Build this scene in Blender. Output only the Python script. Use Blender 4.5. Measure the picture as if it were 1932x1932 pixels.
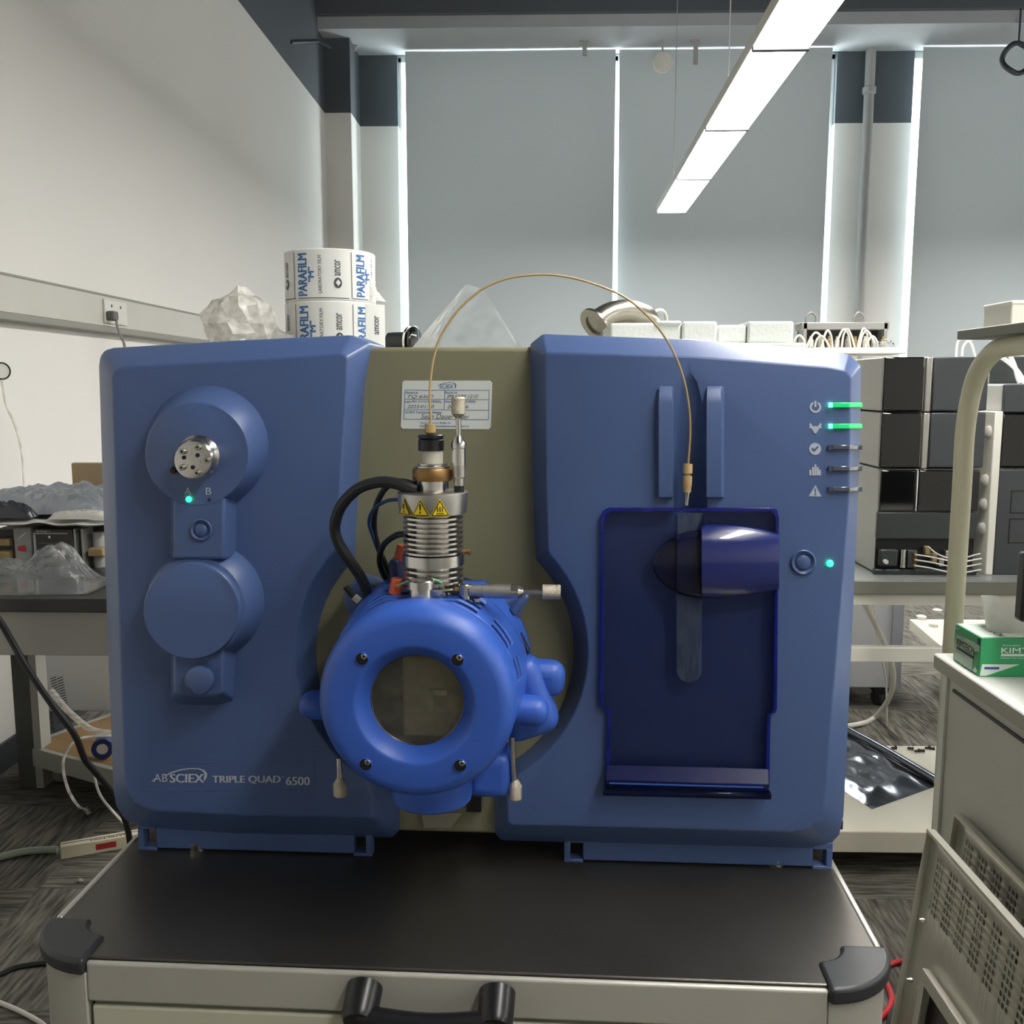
import bpy, bmesh, math, random
from mathutils import Vector, Matrix, noise
from mathutils.geometry import tessellate_polygon

R = math.radians
random.seed(7)
for o in list(bpy.data.objects):
    bpy.data.objects.remove(o, do_unlink=True)
SC = bpy.context.scene
COL = SC.collection

# ------------------------------------------------------------------ camera, world, exposure
FPX = 1800.0                      # focal length in pixels of the 1932 px frame
CAM = Vector((0, 0, 1.35))
CROT = Matrix.Rotation(R(1.4), 3, 'Z') @ Matrix.Rotation(R(90 - 7.5), 3, 'X')
cd = bpy.data.cameras.new('camera')
cd.sensor_width = 36
cd.lens = 36 * FPX / 1932
cd.clip_start = 0.02
cam = bpy.data.objects.new('camera', cd)
cam.matrix_world = Matrix.Translation(CAM) @ CROT.to_4x4()
COL.objects.link(cam)
SC.camera = cam

W = bpy.data.worlds.new('sky')
SC.world = W
W.use_nodes = True
bg = W.node_tree.nodes['Background']
bg.inputs[0].default_value = (0.94, 0.97, 1.0, 1)
bg.inputs[1].default_value = 2.6

SC.view_settings.view_transform = 'Standard'
SC.view_settings.look = 'None'
SC.view_settings.gamma = 1
SC.view_settings.use_curve_mapping = False
SC.view_settings.exposure = 2.15
LAMP = 9.0

# ------------------------------------------------------------------ pixel -> place
def ray(x, y):
    return CROT @ Vector(((x - 966) / FPX, -(y - 966) / FPX, -1))
def hit(x, y, ax, v):
    d = ray(x, y)
    return CAM + d * ((v - CAM[ax]) / d[ax])
def HX(x, y, v): return hit(x, y, 0, v)
def HY(x, y, v): return hit(x, y, 1, v)
def HZ(x, y, v): return hit(x, y, 2, v)

TABLE = 0.67
IROT = R(-1.9)
_c = HY(905, 1100, 1.26)
IM = Matrix.Translation((_c.x, 1.26, TABLE)) @ Matrix.Rotation(IROT, 4, 'Z')    # frame of the mass spectrometer, z = 0 on the cart
IMI = IM.inverted()
_o = IMI @ CAM
def P(x, y, yl):
    d = IMI.to_3x3() @ ray(x, y)
    return _o + d * ((yl - _o.y) / d.y)
def U(yl, x=840, y=1250):
    return (P(x + 1, y, yl) - P(x, y, yl)).x

# ------------------------------------------------------------------ materials
def lin(c):
    return tuple(((v / 255) / 12.92 if v / 255 <= 0.04045 else ((v / 255 + 0.055) / 1.055) ** 2.4) for v in c) + (1,)
MATS = {}
def mat(name, rgb, rough=0.5, metal=0.0, var=0.06, vscale=6.0, bump=0.0, bscale=400.0, spec=0.5, coat=0.0, stretch=None, alpha=None):
    m = bpy.data.materials.new(name)
    m.use_nodes = True
    nt = m.node_tree
    b = nt.nodes['Principled BSDF']
    b.inputs['Roughness'].default_value = rough
    b.inputs['Metallic'].default_value = metal
    b.inputs['Specular IOR Level'].default_value = spec
    b.inputs['Coat Weight'].default_value = coat
    tc = nt.nodes.new('ShaderNodeTexCoord')
    mp = nt.nodes.new('ShaderNodeMapping')
    if stretch: mp.inputs['Scale'].default_value = stretch
    nt.links.new(tc.outputs['Object'], mp.inputs[0])
    n = nt.nodes.new('ShaderNodeTexNoise')
    n.inputs['Scale'].default_value = vscale
    n.inputs['Detail'].default_value = 5
    nt.links.new(mp.outputs[0], n.inputs['Vector'])
    mx = nt.nodes.new('ShaderNodeMix'); mx.data_type = 'RGBA'
    c = lin(rgb)
    mx.inputs[6].default_value = tuple(min(1, v * (1 - var)) for v in c[:3]) + (1,)
    mx.inputs[7].default_value = tuple(min(1, v * (1 + var)) for v in c[:3]) + (1,)
    nt.links.new(n.outputs['Fac'], mx.inputs[0])
    nt.links.new(mx.outputs[2], b.inputs['Base Color'])
    if bump:
        n2 = nt.nodes.new('ShaderNodeTexNoise')
        n2.inputs['Scale'].default_value = bscale
        n2.inputs['Detail'].default_value = 2
        nt.links.new(mp.outputs[0], n2.inputs['Vector'])
        bp = nt.nodes.new('ShaderNodeBump')
        bp.inputs['Strength'].default_value = bump
        bp.inputs['Distance'].default_value = 0.001
        nt.links.new(n2.outputs['Fac'], bp.inputs['Height'])
        nt.links.new(bp.outputs[0], b.inputs['Normal'])
    if alpha is not None:
        b.inputs['Alpha'].default_value = alpha
    MATS[name] = m
    return m
def emit(name, rgb, strength, base=None):
    m = bpy.data.materials.new(name); m.use_nodes = True
    b = m.node_tree.nodes['Principled BSDF']
    b.inputs['Base Color'].default_value = lin(base or rgb)
    b.inputs['Emission Color'].default_value = lin(rgb)
    b.inputs['Emission Strength'].default_value = strength
    n = m.node_tree.nodes.new('ShaderNodeTexNoise'); n.inputs['Scale'].default_value = 4
    mr = m.node_tree.nodes.new('ShaderNodeMapRange')
    mr.inputs[3].default_value = 0.3; mr.inputs[4].default_value = 0.4
    m.node_tree.links.new(n.outputs['Fac'], mr.inputs[0]); m.node_tree.links.new(mr.outputs[0], b.inputs['Roughness'])
    MATS[name] = m
    return m
def clear(name, tint, gloss=0.12, haze=0.0, hazecol=(230, 232, 230), rough=0.08, bump=0.0, bscale=40):
    """thin clear film or pane: tinted transparency + haze + gloss"""
    m = bpy.data.materials.new(name); m.use_nodes = True
    nt = m.node_tree; nt.nodes.clear()
    out = nt.nodes.new('ShaderNodeOutputMaterial')
    tr = nt.nodes.new('ShaderNodeBsdfTransparent'); tr.inputs[0].default_value = lin(tint)
    df = nt.nodes.new('ShaderNodeBsdfDiffuse'); df.inputs[0].default_value = lin(hazecol)
    tl = nt.nodes.new('ShaderNodeBsdfTranslucent'); tl.inputs[0].default_value = lin(hazecol)
    gl = nt.nodes.new('ShaderNodeBsdfGlossy'); gl.inputs['Roughness'].default_value = rough
    m0 = nt.nodes.new('ShaderNodeMixShader'); m0.inputs[0].default_value = 0.5
    nt.links.new(df.outputs[0], m0.inputs[1]); nt.links.new(tl.outputs[0], m0.inputs[2])
    m1 = nt.nodes.new('ShaderNodeMixShader')
    nz = nt.nodes.new('ShaderNodeTexNoise'); nz.inputs['Scale'].default_value = 9; nz.inputs['Detail'].default_value = 0
    mr = nt.nodes.new('ShaderNodeMapRange')
    mr.inputs[1].default_value = 0.3; mr.inputs[2].default_value = 0.7
    mr.inputs[3].default_value = haze * 0.7; mr.inputs[4].default_value = haze * 1.3
    nt.links.new(nz.outputs['Fac'], mr.inputs[0]); nt.links.new(mr.outputs[0], m1.inputs[0])
    nt.links.new(tr.outputs[0], m1.inputs[1]); nt.links.new(m0.outputs[0], m1.inputs[2])
    m2 = nt.nodes.new('ShaderNodeMixShader')
    lw = nt.nodes.new('ShaderNodeLayerWeight'); lw.inputs[0].default_value = gloss
    nt.links.new(lw.outputs['Fresnel'], m2.inputs[0])
    nt.links.new(m1.outputs[0], m2.inputs[1]); nt.links.new(gl.outputs[0], m2.inputs[2])
    if bump:
        n2 = nt.nodes.new('ShaderNodeTexNoise'); n2.inputs['Scale'].default_value = bscale
        bp = nt.nodes.new('ShaderNodeBump'); bp.inputs['Strength'].default_value = bump; bp.inputs['Distance'].default_value = 0.004
        nt.links.new(n2.outputs['Fac'], bp.inputs['Height']); nt.links.new(bp.outputs[0], gl.inputs['Normal'])
    nt.links.new(m2.outputs[0], out.inputs[0])
    MATS[name] = m
    return m

mat('blue_cover', (72, 93, 137), 0.36, bump=0.25, bscale=900, var=0.05)
mat('blue_housing', (50, 90, 180), 0.4, bump=0.25, bscale=700, var=0.10, vscale=14)
mat('blue_dark', (30, 42, 84), 0.4)
mat('blue_groove', (14, 22, 52), 0.5)
mat('olive', (128, 126, 100), 0.55, bump=0.15, bscale=900)
mat('case_grey', (150, 150, 142), 0.5)
mat('steel', (205, 203, 198), 0.22, 1.0, var=0.08, vscale=30)
mat('steel_satin', (190, 188, 182), 0.38, 1.0, var=0.08)
mat('knurl', (200, 192, 172), 0.32, 1.0, bump=1.0, bscale=1500)
mat('dark_hole', (12, 12, 13), 0.6)
mat('black_rubber', (30, 31, 33), 0.5, bump=0.1, bscale=600)
mat('black_plastic', (20, 21, 23), 0.32)
mat('black_gloss', (10, 11, 12), 0.06, coat=0.3)
mat('peek', (186, 160, 112), 0.4)
mat('brass', (150, 118, 74), 0.45, 0.8)
mat('white_plastic', (214, 212, 204), 0.35)
mat('print_grey', (178, 186, 198), 0.5)
mat('print_white', (225, 228, 226), 0.5)
mat('print_blue', (58, 110, 168), 0.6)
mat('print_dark', (40, 44, 52), 0.6)
mat('print_ink', (70, 74, 84), 0.6)
mat('sticker', (214, 220, 214), 0.4)
mat('yellow', (232, 206, 40), 0.4)
mat('orange', (196, 84, 52), 0.45)
mat('green_wire', (110, 190, 140), 0.4)
mat('blue_wire', (48, 78, 120), 0.45)
mat('silver_print', (200, 196, 180), 0.3, 0.8)
emit('led_green', (30, 235, 120), 1.6)
emit('bar_green', (14, 165, 92), 0.28)
emit('bar_end', (90, 255, 190), 0.9)
mat('bar_off', (70, 78, 96), 0.15, coat=0.5)
clear('door_blue', (236, 238, 246), gloss=0.2, haze=0.05, hazecol=(30, 44, 150), rough=0.12)
clear('slot_clear', (190, 200, 225), gloss=0.25, haze=0.22, hazecol=(150, 165, 190), rough=0.05)
clear('door_edge_glow', (130, 150, 240), gloss=0.3, haze=0.45, hazecol=(40, 56, 190), rough=0.1)
mat('dome_blue', (30, 42, 104), 0.2, coat=0.6, bump=0.15, bscale=900)
mat('lip_blue', (20, 26, 66), 0.3, spec=0.15)
mat('lip_line', (60, 96, 190), 0.3)
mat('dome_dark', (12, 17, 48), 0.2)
clear('source_glass', (240, 238, 230), gloss=0.3, haze=0.22, hazecol=(176, 172, 158), rough=0.02)  # beige haze brightens the window in place of a room reflection

# ------------------------------------------------------------------ mesh building
OFF = {}
def catmull(pts, n=8):
    pts = [Vector(p) for p in pts]
    if len(pts) < 3: return pts
    out = []
    ext = [2 * pts[0] - pts[1]] + pts + [2 * pts[-1] - pts[-2]]
    for i in range(1, len(ext) - 2):
        a, b, c, d = ext[i - 1:i + 3]
        for k in range(n):
            t = k / n
            out.append(0.5 * ((2 * b) + (c - a) * t + (2 * a - 5 * b + 4 * c - d) * t * t + (3 * b - a - 3 * c + d) * t ** 3))
    out.append(pts[-1])
    return out
class MB:
    def __init__(s): s.v = []; s.f = []
    def add(s, vs, fs):
        n = len(s.v)
        s.v += [Vector(v) for v in vs]
        s.f += [tuple(i + n for i in f) for f in fs]
        return s
    def box(s, x0, x1, y0, y1, z0, z1, M=None):
        vs = [Vector((x, y, z)) for x in (x0, x1) for y in (y0, y1) for z in (z0, z1)]
        if M is not None: vs = [M @ v for v in vs]
        return s.add(vs, [(0, 1, 3, 2), (4, 6, 7, 5), (0, 4, 5, 1), (2, 3, 7, 6), (0, 2, 6, 4), (1, 5, 7, 3)])
    def hexa(s, a, b):
        """two quads (near, far) joined into a solid"""
        return s.add(list(a) + list(b), [(0, 1, 2, 3), (7, 6, 5, 4), (0, 4, 5, 1), (1, 5, 6, 2), (2, 6, 7, 3), (3, 7, 4, 0)])
    def loft(s, rings, cap0=True, cap1=True):
        n = len(rings[0]); vs = [p for r in rings for p in r]; fs = []
        for i in range(len(rings) - 1):
            for j in range(n):
                k = (j + 1) % n
                fs.append((i * n + j, i * n + k, (i + 1) * n + k, (i + 1) * n + j))
        if cap0: fs.append(tuple(range(n - 1, -1, -1)))
        if cap1: fs.append(tuple((len(rings) - 1) * n + j for j in range(n)))
        return s.add(vs, fs)
    def lathe(s, prof, org, axis=(0, 0, 1), seg=32, cap0=True, cap1=True):
        """prof: list of (t along axis, radius)"""
        a = Vector(axis).normalized()
        h = Vector((1, 0, 0)) if abs(a.x) < 0.9 else Vector((0, 1, 0))
        u = a.cross(h).normalized(); w = a.cross(u)
        org = Vector(org)
        rings = [[org + a * t + (u * math.cos(2 * math.pi * k / seg) + w * math.sin(2 * math.pi * k / seg)) * r for k in range(seg)] for t, r in prof]
        return s.loft(rings, cap0, cap1)
    def tube(s, pts, r, seg=10, smooth=8):
        p = catmull(pts, smooth) if smooth else [Vector(q) for q in pts]
        rings = []; t0 = (p[1] - p[0]).normalized()
        n = t0.orthogonal().normalized()
        for i, q in enumerate(p):
            t = (p[min(i + 1, len(p) - 1)] - p[max(i - 1, 0)]).normalized()
            n = (n - t * n.dot(t)).normalized(); b = t.cross(n)
            rr = r(i / (len(p) - 1)) if callable(r) else r
            rings.append([q + (n * math.cos(2 * math.pi * k / seg) + b * math.sin(2 * math.pi * k / seg)) * rr for k in range(seg)])
        return s.loft(rings)
    def prism(s, poly, d):
        """poly: list of points, d: extrusion vector"""
        a = [Vector(p) for p in poly]; d = Vector(d)
        return s.loft([a, [p + d for p in a]])
    def poly(s, pts):
        return s.add(pts, [tuple(range(len(pts)))])
    def grid(s, fn, nu, nv):
        vs = [fn(i / nu, j / nv) for i in range(nu + 1) for j in range(nv + 1)]
        fs = [(i * (nv + 1) + j, (i + 1) * (nv + 1) + j, (i + 1) * (nv + 1) + j + 1, i * (nv + 1) + j + 1) for i in range(nu) for j in range(nv)]
        return s.add(vs, fs)
def mesh_of(mb, name, off, recalc=True, angle=35):
    me = bpy.data.meshes.new(name)
    me.from_pydata([v - off for v in mb.v], [], mb.f)
    if recalc:
        bm = bmesh.new(); bm.from_mesh(me)
        bmesh.ops.recalc_face_normals(bm, faces=bm.faces)
        bm.to_mesh(me); bm.free()
    if angle:
        me.polygons.foreach_set('use_smooth', [True] * len(me.polygons))
        me.set_sharp_from_angle(angle=R(angle))
    me.update()
    return me
def bevel(o, w, seg=2, ang=30):
    m = o.modifiers.new('Bevel', 'BEVEL'); m.width = w; m.segments = seg
    m.limit_method = 'ANGLE'; m.angle_limit = R(ang); m.use_clamp_overlap = True
    m.harden_normals = False
    return o
def tag(o, label=None, cat=None, group=None, kind=None):
    if label: o['label'] = label
    if cat: o['category'] = cat
    if group: o['group'] = group
    if kind: o['kind'] = kind
    return o
def thing(name, label, cat, base=(0, 0, 0), frame='W', group=None, rot=None):
    """Empty at the thing's base; base in world ('W') or spectrometer ('I') coordinates, or a matrix as frame"""
    o = bpy.data.objects.new(name, None); COL.objects.link(o)
    o.empty_display_size = 0.05
    base = Vector(base)
    if frame == 'W': o.location = base
    else: o.matrix_world = (IM if frame == 'I' else frame) @ Matrix.Translation(base)
    OFF[o.name] = base
    return tag(o, label, cat, group)
def part(mb, name, m, parent, bev=0, seg=2, angle=35, label=None, kind=None, recalc=True):
    off = OFF[parent.name]
    o = bpy.data.objects.new(name, mesh_of(mb, name, off, recalc, angle)); COL.objects.link(o)
    o.data.materials.append(MATS[m]); o.parent = parent
    OFF[o.name] = off
    if bev: bevel(o, bev, seg)
    return tag(o, label, kind=kind)
def solo(mb, name, m, label=None, cat=None, frame='W', group=None, kind=None, bev=0, seg=2, angle=35, base=None):
    if base is None:
        lo = [min(v[i] for v in mb.v) for i in range(3)]; hi = [max(v[i] for v in mb.v) for i in range(3)]
        base = Vector(((lo[0] + hi[0]) / 2, (lo[1] + hi[1]) / 2, lo[2]))
    base = Vector(base)
    o = bpy.data.objects.new(name, mesh_of(mb, name, base, True, angle)); COL.objects.link(o)
    o.data.materials.append(MATS[m])
    if frame == 'W': o.location = base
    else: o.matrix_world = (IM if frame == 'I' else frame) @ Matrix.Translation(base)
    OFF[o.name] = base
    if bev: bevel(o, bev, seg)
    return tag(o, label, cat, group, kind)
def dup(o, loc=None, parent=None):
    c = o.copy(); COL.objects.link(c)
    if parent is not None: c.parent = parent
    if loc is not None: c.location = loc
    OFF[c.name] = OFF.get(o.name, Vector())
    return c
_tc = {}
def text2d(s, bold=0.0, shear=0.0):
    """flat glyph mesh scaled to the unit box (0..1 wide, 0..1 high) and its aspect"""
    key = (s, bold, shear)
    if key in _tc: return _tc[key]
    cu = bpy.data.curves.new('t', 'FONT'); cu.body = s; cu.offset = bold; cu.shear = shear
    cu.resolution_u = 3
    ob = bpy.data.objects.new('t', cu)
    me = ob.to_mesh()
    v = [Vector((q.co.x, q.co.y)) for q in me.vertices]; f = [tuple(p.vertices) for p in me.polygons]
    ob.to_mesh_clear()
    bpy.data.objects.remove(ob); bpy.data.curves.remove(cu)
    x0 = min(q.x for q in v); x1 = max(q.x for q in v); y0 = min(q.y for q in v); y1 = max(q.y for q in v)
    v = [Vector(((q.x - x0) / (x1 - x0), (q.y - y0) / (y1 - y0))) for q in v]
    _tc[key] = (v, f, (x1 - x0) / (y1 - y0))
    return _tc[key]
def put_text(mb, s, fn, bold=0.0, shear=0.0):
    """fn maps unit-box (u, v) to a point"""
    v, f, a = text2d(s, 0.0, shear)
    b = bold * 1.2 / a
    for i, k in enumerate((-b, 0, b) if bold > 0 else (0,)):     # heavier strokes: three layers, each a little prouder
        pts = []
        for q in v:
            p = Vector(fn(q.x + k, q.y))
            if i:
                n = (Vector(fn(q.x + k + .01, q.y)) - p).cross(Vector(fn(q.x + k, q.y + .01)) - p).normalized()
                p = p + n * (.00012 * i)
            pts.append(p)
        mb.add(pts, f)
def rect_fn(a, b, c):
    """a lower left, b lower right, c upper left"""
    a, b, c = Vector(a), Vector(b), Vector(c)
    return lambda u, v: a + (b - a) * u + (c - a) * v
def bake(o):
    """apply the modifiers of o"""
    bpy.context.view_layer.update()
    dg = bpy.context.evaluated_depsgraph_get()
    me = bpy.data.meshes.new_from_object(o.evaluated_get(dg))
    o.modifiers.clear(); o.data = me
    me.polygons.foreach_set('use_smooth', [True] * len(me.polygons))
    me.set_sharp_from_angle(angle=R(28))
    return o
def crumple(seed, centre, size, subdiv=3, amp=0.35, freq=2.5, flat_bottom=None):
    """crumpled lump: returns an MB"""
    bm = bmesh.new(); bmesh.ops.create_icosphere(bm, subdivisions=subdiv, radius=1)
    c = Vector(centre); mb = MB(); idx = {}
    for i, v in enumerate(bm.verts):
        idx[v] = i
        p = v.co.copy(); q = p * freq + Vector((seed * 3.1, seed * 1.7, seed))
        n = abs(noise.noise(q)) * 1.4 + 0.6 * abs(noise.noise(q * 2.3)) + 0.3 * noise.noise(q * 5)
        p *= 1 - amp * n + amp * 0.3
        w = c + Vector((p.x * size[0], p.y * size[1], p.z * size[2]))
        if flat_bottom is not None: w.z = max(w.z, flat_bottom)
        mb.v.append(w)
    for f in bm.faces: mb.f.append(tuple(idx[v] for v in f.verts))
    bm.free()
    return mb
# ------------------------------------------------------------------ room materials
def two_tone(name, low, high, zsplit, rough=0.75):
    m = mat(name, low, rough, var=0.02, vscale=1.5, bump=0.05, bscale=120)
    nt = m.node_tree; b = nt.nodes['Principled BSDF']
    src = b.inputs['Base Color'].links[0].from_socket
    g = nt.nodes.new('ShaderNodeNewGeometry'); sp = nt.nodes.new('ShaderNodeSeparateXYZ')
    nt.links.new(g.outputs['Position'], sp.inputs[0])
    gt = nt.nodes.new('ShaderNodeMath'); gt.operation = 'GREATER_THAN'; gt.inputs[1].default_value = zsplit
    nt.links.new(sp.outputs[2], gt.inputs[0])
    mx = nt.nodes.new('ShaderNodeMix'); mx.data_type = 'RGBA'
    nt.links.new(gt.outputs[0], mx.inputs[0]); nt.links.new(src, mx.inputs[6]); mx.inputs[7].default_value = lin(high)
    nt.links.new(mx.outputs[2], b.inputs['Base Color'])
    return m
two_tone('wall_paint', (226, 224, 219), (80, 86, 92), 3.766)
mat('ceiling_paint', (90, 95, 100), 0.8)
mat('beam_lit_paint', (176, 180, 182), 0.8)  # lighter tone paints the lamplight on the beam's underside
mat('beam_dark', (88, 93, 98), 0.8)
mat('blind_fabric', (172, 180, 182), 0.8, var=0.015, vscale=2, bump=0.1, bscale=900)
def thin_cloth(m, w):
    """let a little daylight through the cloth"""
    nt = m.node_tree; b = nt.nodes['Principled BSDF']; out = nt.nodes['Material Output']
    tl = nt.nodes.new('ShaderNodeBsdfTranslucent'); tl.inputs[0].default_value = lin((190, 190, 186))
    mx = nt.nodes.new('ShaderNodeMixShader'); mx.inputs[0].default_value = w
    nt.links.new(b.outputs[0], mx.inputs[1]); nt.links.new(tl.outputs[0], mx.inputs[2]); nt.links.new(mx.outputs[0], out.inputs[0])
thin_cloth(MATS['blind_fabric'], 0.035)
mat('window_frame', (205, 205, 200), 0.5)
clear('window_glass', (235, 240, 240), gloss=0.05)
mat('white_metal', (226, 224, 214), 0.4)
mat('grey_pipe', (168, 168, 166), 0.5)
mat('trunk_grey', (196, 194, 186), 0.45)
mat('trunk_lip_shade', (140, 138, 130), 0.5)
mat('dark_steel', (64, 68, 72), 0.5, 0.3)

def carpet():
    m = bpy.data.materials.new('carpet'); m.use_nodes = True; nt = m.node_tree; b = nt.nodes['Principled BSDF']
    N = nt.nodes.new; L = nt.links.new
    tc = N('ShaderNodeTexCoord')
    ck = N('ShaderNodeTexChecker'); ck.inputs['Scale'].default_value = 2.0
    L(tc.outputs['Object'], ck.inputs['Vector'])
    fac = []
    for sc in ((90, 9, 9), (9, 90, 9)):
        mp = N('ShaderNodeMapping'); mp.inputs['Scale'].default_value = sc
        mp.inputs['Rotation'].default_value = (0, 0, 0.12)
        L(tc.outputs['Object'], mp.inputs[0])
        nz = N('ShaderNodeTexNoise'); nz.inputs['Scale'].default_value = 1.0; nz.inputs['Detail'].default_value = 4
        L(mp.outputs[0], nz.inputs['Vector']); fac.append(nz)
    mx = N('ShaderNodeMix'); mx.data_type = 'FLOAT'
    L(ck.outputs['Fac'], mx.inputs[0]); L(fac[0].outputs['Fac'], mx.inputs[2]); L(fac[1].outputs['Fac'], mx.inputs[3])
    cr = N('ShaderNodeValToRGB')
    cr.color_ramp.elements[0].position = 0.35; cr.color_ramp.elements[0].color = lin((56, 54, 49))
    cr.color_ramp.elements[1].position = 0.68; cr.color_ramp.elements[1].color = lin((120, 116, 106))
    L(mx.outputs[0], cr.inputs[0]); L(cr.outputs[0], b.inputs['Base Color'])
    bp = N('ShaderNodeBump'); bp.inputs['Strength'].default_value = 0.5; bp.inputs['Distance'].default_value = 0.004
    L(mx.outputs[0], bp.inputs['Height']); L(bp.outputs[0], b.inputs['Normal'])
    b.inputs['Roughness'].default_value = 0.9
    MATS['carpet'] = m
carpet()
emit('ceiling_glow', (250, 250, 252), LAMP * .3, (240, 240, 235))  # upward glow added to lift the dark ceiling
emit('lamp_diffuser', (255, 252, 247), LAMP, (240, 240, 235))

# ------------------------------------------------------------------ room shell
XL, XR, YF, YB, ZC = -1.885, 6.2, -4.5, 9.3, 5.1
solo(MB().box(XL, XR, YF, YB, -0.1, 0), 'floor', 'carpet', kind='structure')
solo(MB().box(XL - .15, XR + .15, YF - .15, YB + .2, ZC, ZC + .15), 'ceiling', 'ceiling_paint', kind='structure')
solo(MB().box(XL - .15, XL, YF - .15, YB + .2, -0.1, ZC), 'wall_left', 'wall_paint', kind='structure')
solo(MB().box(XR, XR + .15, YF - .15, YB + .2, -0.1, ZC), 'wall_right', 'wall_paint', kind='structure')
solo(MB().box(XL, XR, YF - .15, YF, -0.1, ZC), 'wall_front', 'wall_paint', kind='structure')
ZT = HY(900, 92, 9.15).z                        # underside of the beam, top of the blinds
wa0, wa1 = HY(752, 300, YB).x, HY(1572, 300, YB).x
wb0, wb1 = HY(1716, 300, YB).x, XR - .4
zs = 0.95
wb = MB()
wb.box(XL, wa0, YB, YB + .2, -.1, ZC); wb.box(wa1, wb0, YB, YB + .2, -.1, ZC); wb.box(wb1, XR, YB, YB + .2, -.1, ZC)
for a, b in ((wa0, wa1), (wb0, wb1)):
    wb.box(a, b, YB, YB + .2, -.1, zs); wb.box(a, b, YB, YB + .2, ZT + .02, ZC)
solo(wb, 'wall_back', 'wall_paint', kind='structure')
xc = HY(664, 300, 8.85).x
solo(MB().box(XL, xc, 8.85, YB, 0, ZC), 'wall_corner', 'wall_paint', kind='structure')
solo(MB().box(XL + .001, XL + .015, YF, 8.85, 0, .1), 'baseboard_left', 'dark_steel', kind='structure')
# beam across the back
yb0 = HZ(900, 52, ZT).y
bo = solo(MB().box(XL, XR, yb0, YB, ZT, ZC), 'trim_1', 'beam_lit_paint', kind='structure')
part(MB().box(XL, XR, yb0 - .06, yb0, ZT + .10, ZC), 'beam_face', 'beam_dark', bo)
# windows: frames with panes
def window(name, x0, x1, n):
    fr = MB(); y0, y1 = YB + .08, YB + .14
    fr.box(x0, x1, y0, y1, zs, zs + .06); fr.box(x0, x1, y0, y1, ZT - .04, ZT + .02)
    ps = []
    for i in range(n + 1):
        x = x0 + (x1 - x0) * i / n
        fr.box(max(x0, x - .025), min(x1, x + .025), y0, y1, zs, ZT)
    o = solo(fr, name, 'window_frame', kind='structure')
    for i in range(n):
        a, b = x0 + (x1 - x0) * i / n + .02, x0 + (x1 - x0) * (i + 1) / n - .02
        part(MB().box(a, b, YB + .105, YB + .112, zs + .05, ZT - .03), 'pane', 'window_glass', o)
window('window_1', wa0, wa1, 2); window('window_2', wb0, wb1, 2)
# roller blinds
def blind(x0, x1, xb0, xb1, label, curl=0):
    y = 9.17
    t = thing('roller_blind', label, 'blind', ((x0 + x1) / 2, y, .7), group='grey roller blinds')
    zb = .72
    def fn(u, v):
        a = x0 + (xb0 - x0) * v; b = x1 + (xb1 - x1) * v
        yy = y - curl * (u ** 8) * v ** 1.5 + .006 * math.sin(5 * u + 3 * v)
        return Vector((a + (b - a) * u, yy, ZT - .01 + (zb - ZT) * v))
    g = MB().grid(fn, 24, 12)
    part(g, 'fabric', 'blind_fabric', t, recalc=False)
    part(MB().lathe([(0, .014), (xb1 - xb0, .014)], (xb0, y, zb), (1, 0, 0), 10), 'bottom_bar', 'window_frame', t)
B = lambda x, y=300: HY(x, y, 9.17).x
blind(B(767), B(1159), B(767), B(1156), 'left roller blind, its right edge curling towards the room', .22)
blind(B(1166), B(1562), B(1170), B(1560), 'middle roller blind behind the lamp end')
blind(B(1731), wb1 - .3, B(1731), wb1 - .3, 'right roller blind at the right edge of the picture')
# pipe on the wall pier, rods and fittings near the beam
solo(MB().lathe([(0, .045), (3.6, .045), (3.61, .06), (3.66, .06), (3.67, .045), (ZT - .4, .045)], (HY(1634, 300, 9.24).x, 9.24, .4), seg=16), 'pipe', 'grey_pipe',
     'grey vertical pipe on the pier between two blinds', 'pipe')
d = HY(1250, 119, 8.95); r = .088
t = thing('ceiling_disc', 'round white disc hanging under the beam before the middle blind', 'detector', d)
part(MB().lathe([(-.03, r * .8), (-.025, r), (.0, r), (.02, r * .7)], d, (0, 1, 0), 32), 'disc', 'white_metal', t)
part(MB().box(d.x - .008, d.x + .008, d.y + .01, d.y + .025, d.z, ZT), 'stem', 'grey_pipe', t)
d = HY(1920, 110, 8.6)
lo = MB().tube([d + Vector((math.sin(a) * .12, .02 * math.sin(3 * a), math.cos(a) * .12)) for a in [k * math.pi / 8 for k in range(17)]], .022, 8, 3)
t = thing('cable_coil', 'dark ring of coiled cable hung at the upper right', 'cable', d - Vector((0, 0, .14)))
part(lo, 'coil', 'dark_steel', t)
part(MB().tube([d + Vector((0, 0, .12)), d + Vector((0, 0, .5)), Vector((d.x, d.y, ZC))], .008, 6, 2), 'hanger', 'dark_steel', t)
for px_, py_, yy, lb in ((668, 96, 9.05, 'short bracket under the beam end by the corner'), (1103, 105, 8.98, 'short bracket under the beam above the left blind'),
                         (1312, 122, 8.98, 'short bracket under the beam beside the white disc')):
    d = HY(px_, py_, yy)
    b = MB().box(d.x - .02, d.x + .02, d.y - .012, d.y + .012, d.z, ZT)
    b.box(d.x - .05, d.x + .035, d.y - .02, d.y + .02, ZT - .012, ZT)
    solo(b, 'bracket', 'grey_pipe', lb, 'bracket', group='brackets under the beam')
d0 = HX(548, 80, XL)
solo(MB().tube([d0, HY(600, 78, 8.6), HY(624, 90, 8.7)], .016, 8, 0), 'conduit', 'dark_steel', 'thin dark conduit running from the left wall to the corner', 'conduit')

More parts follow.
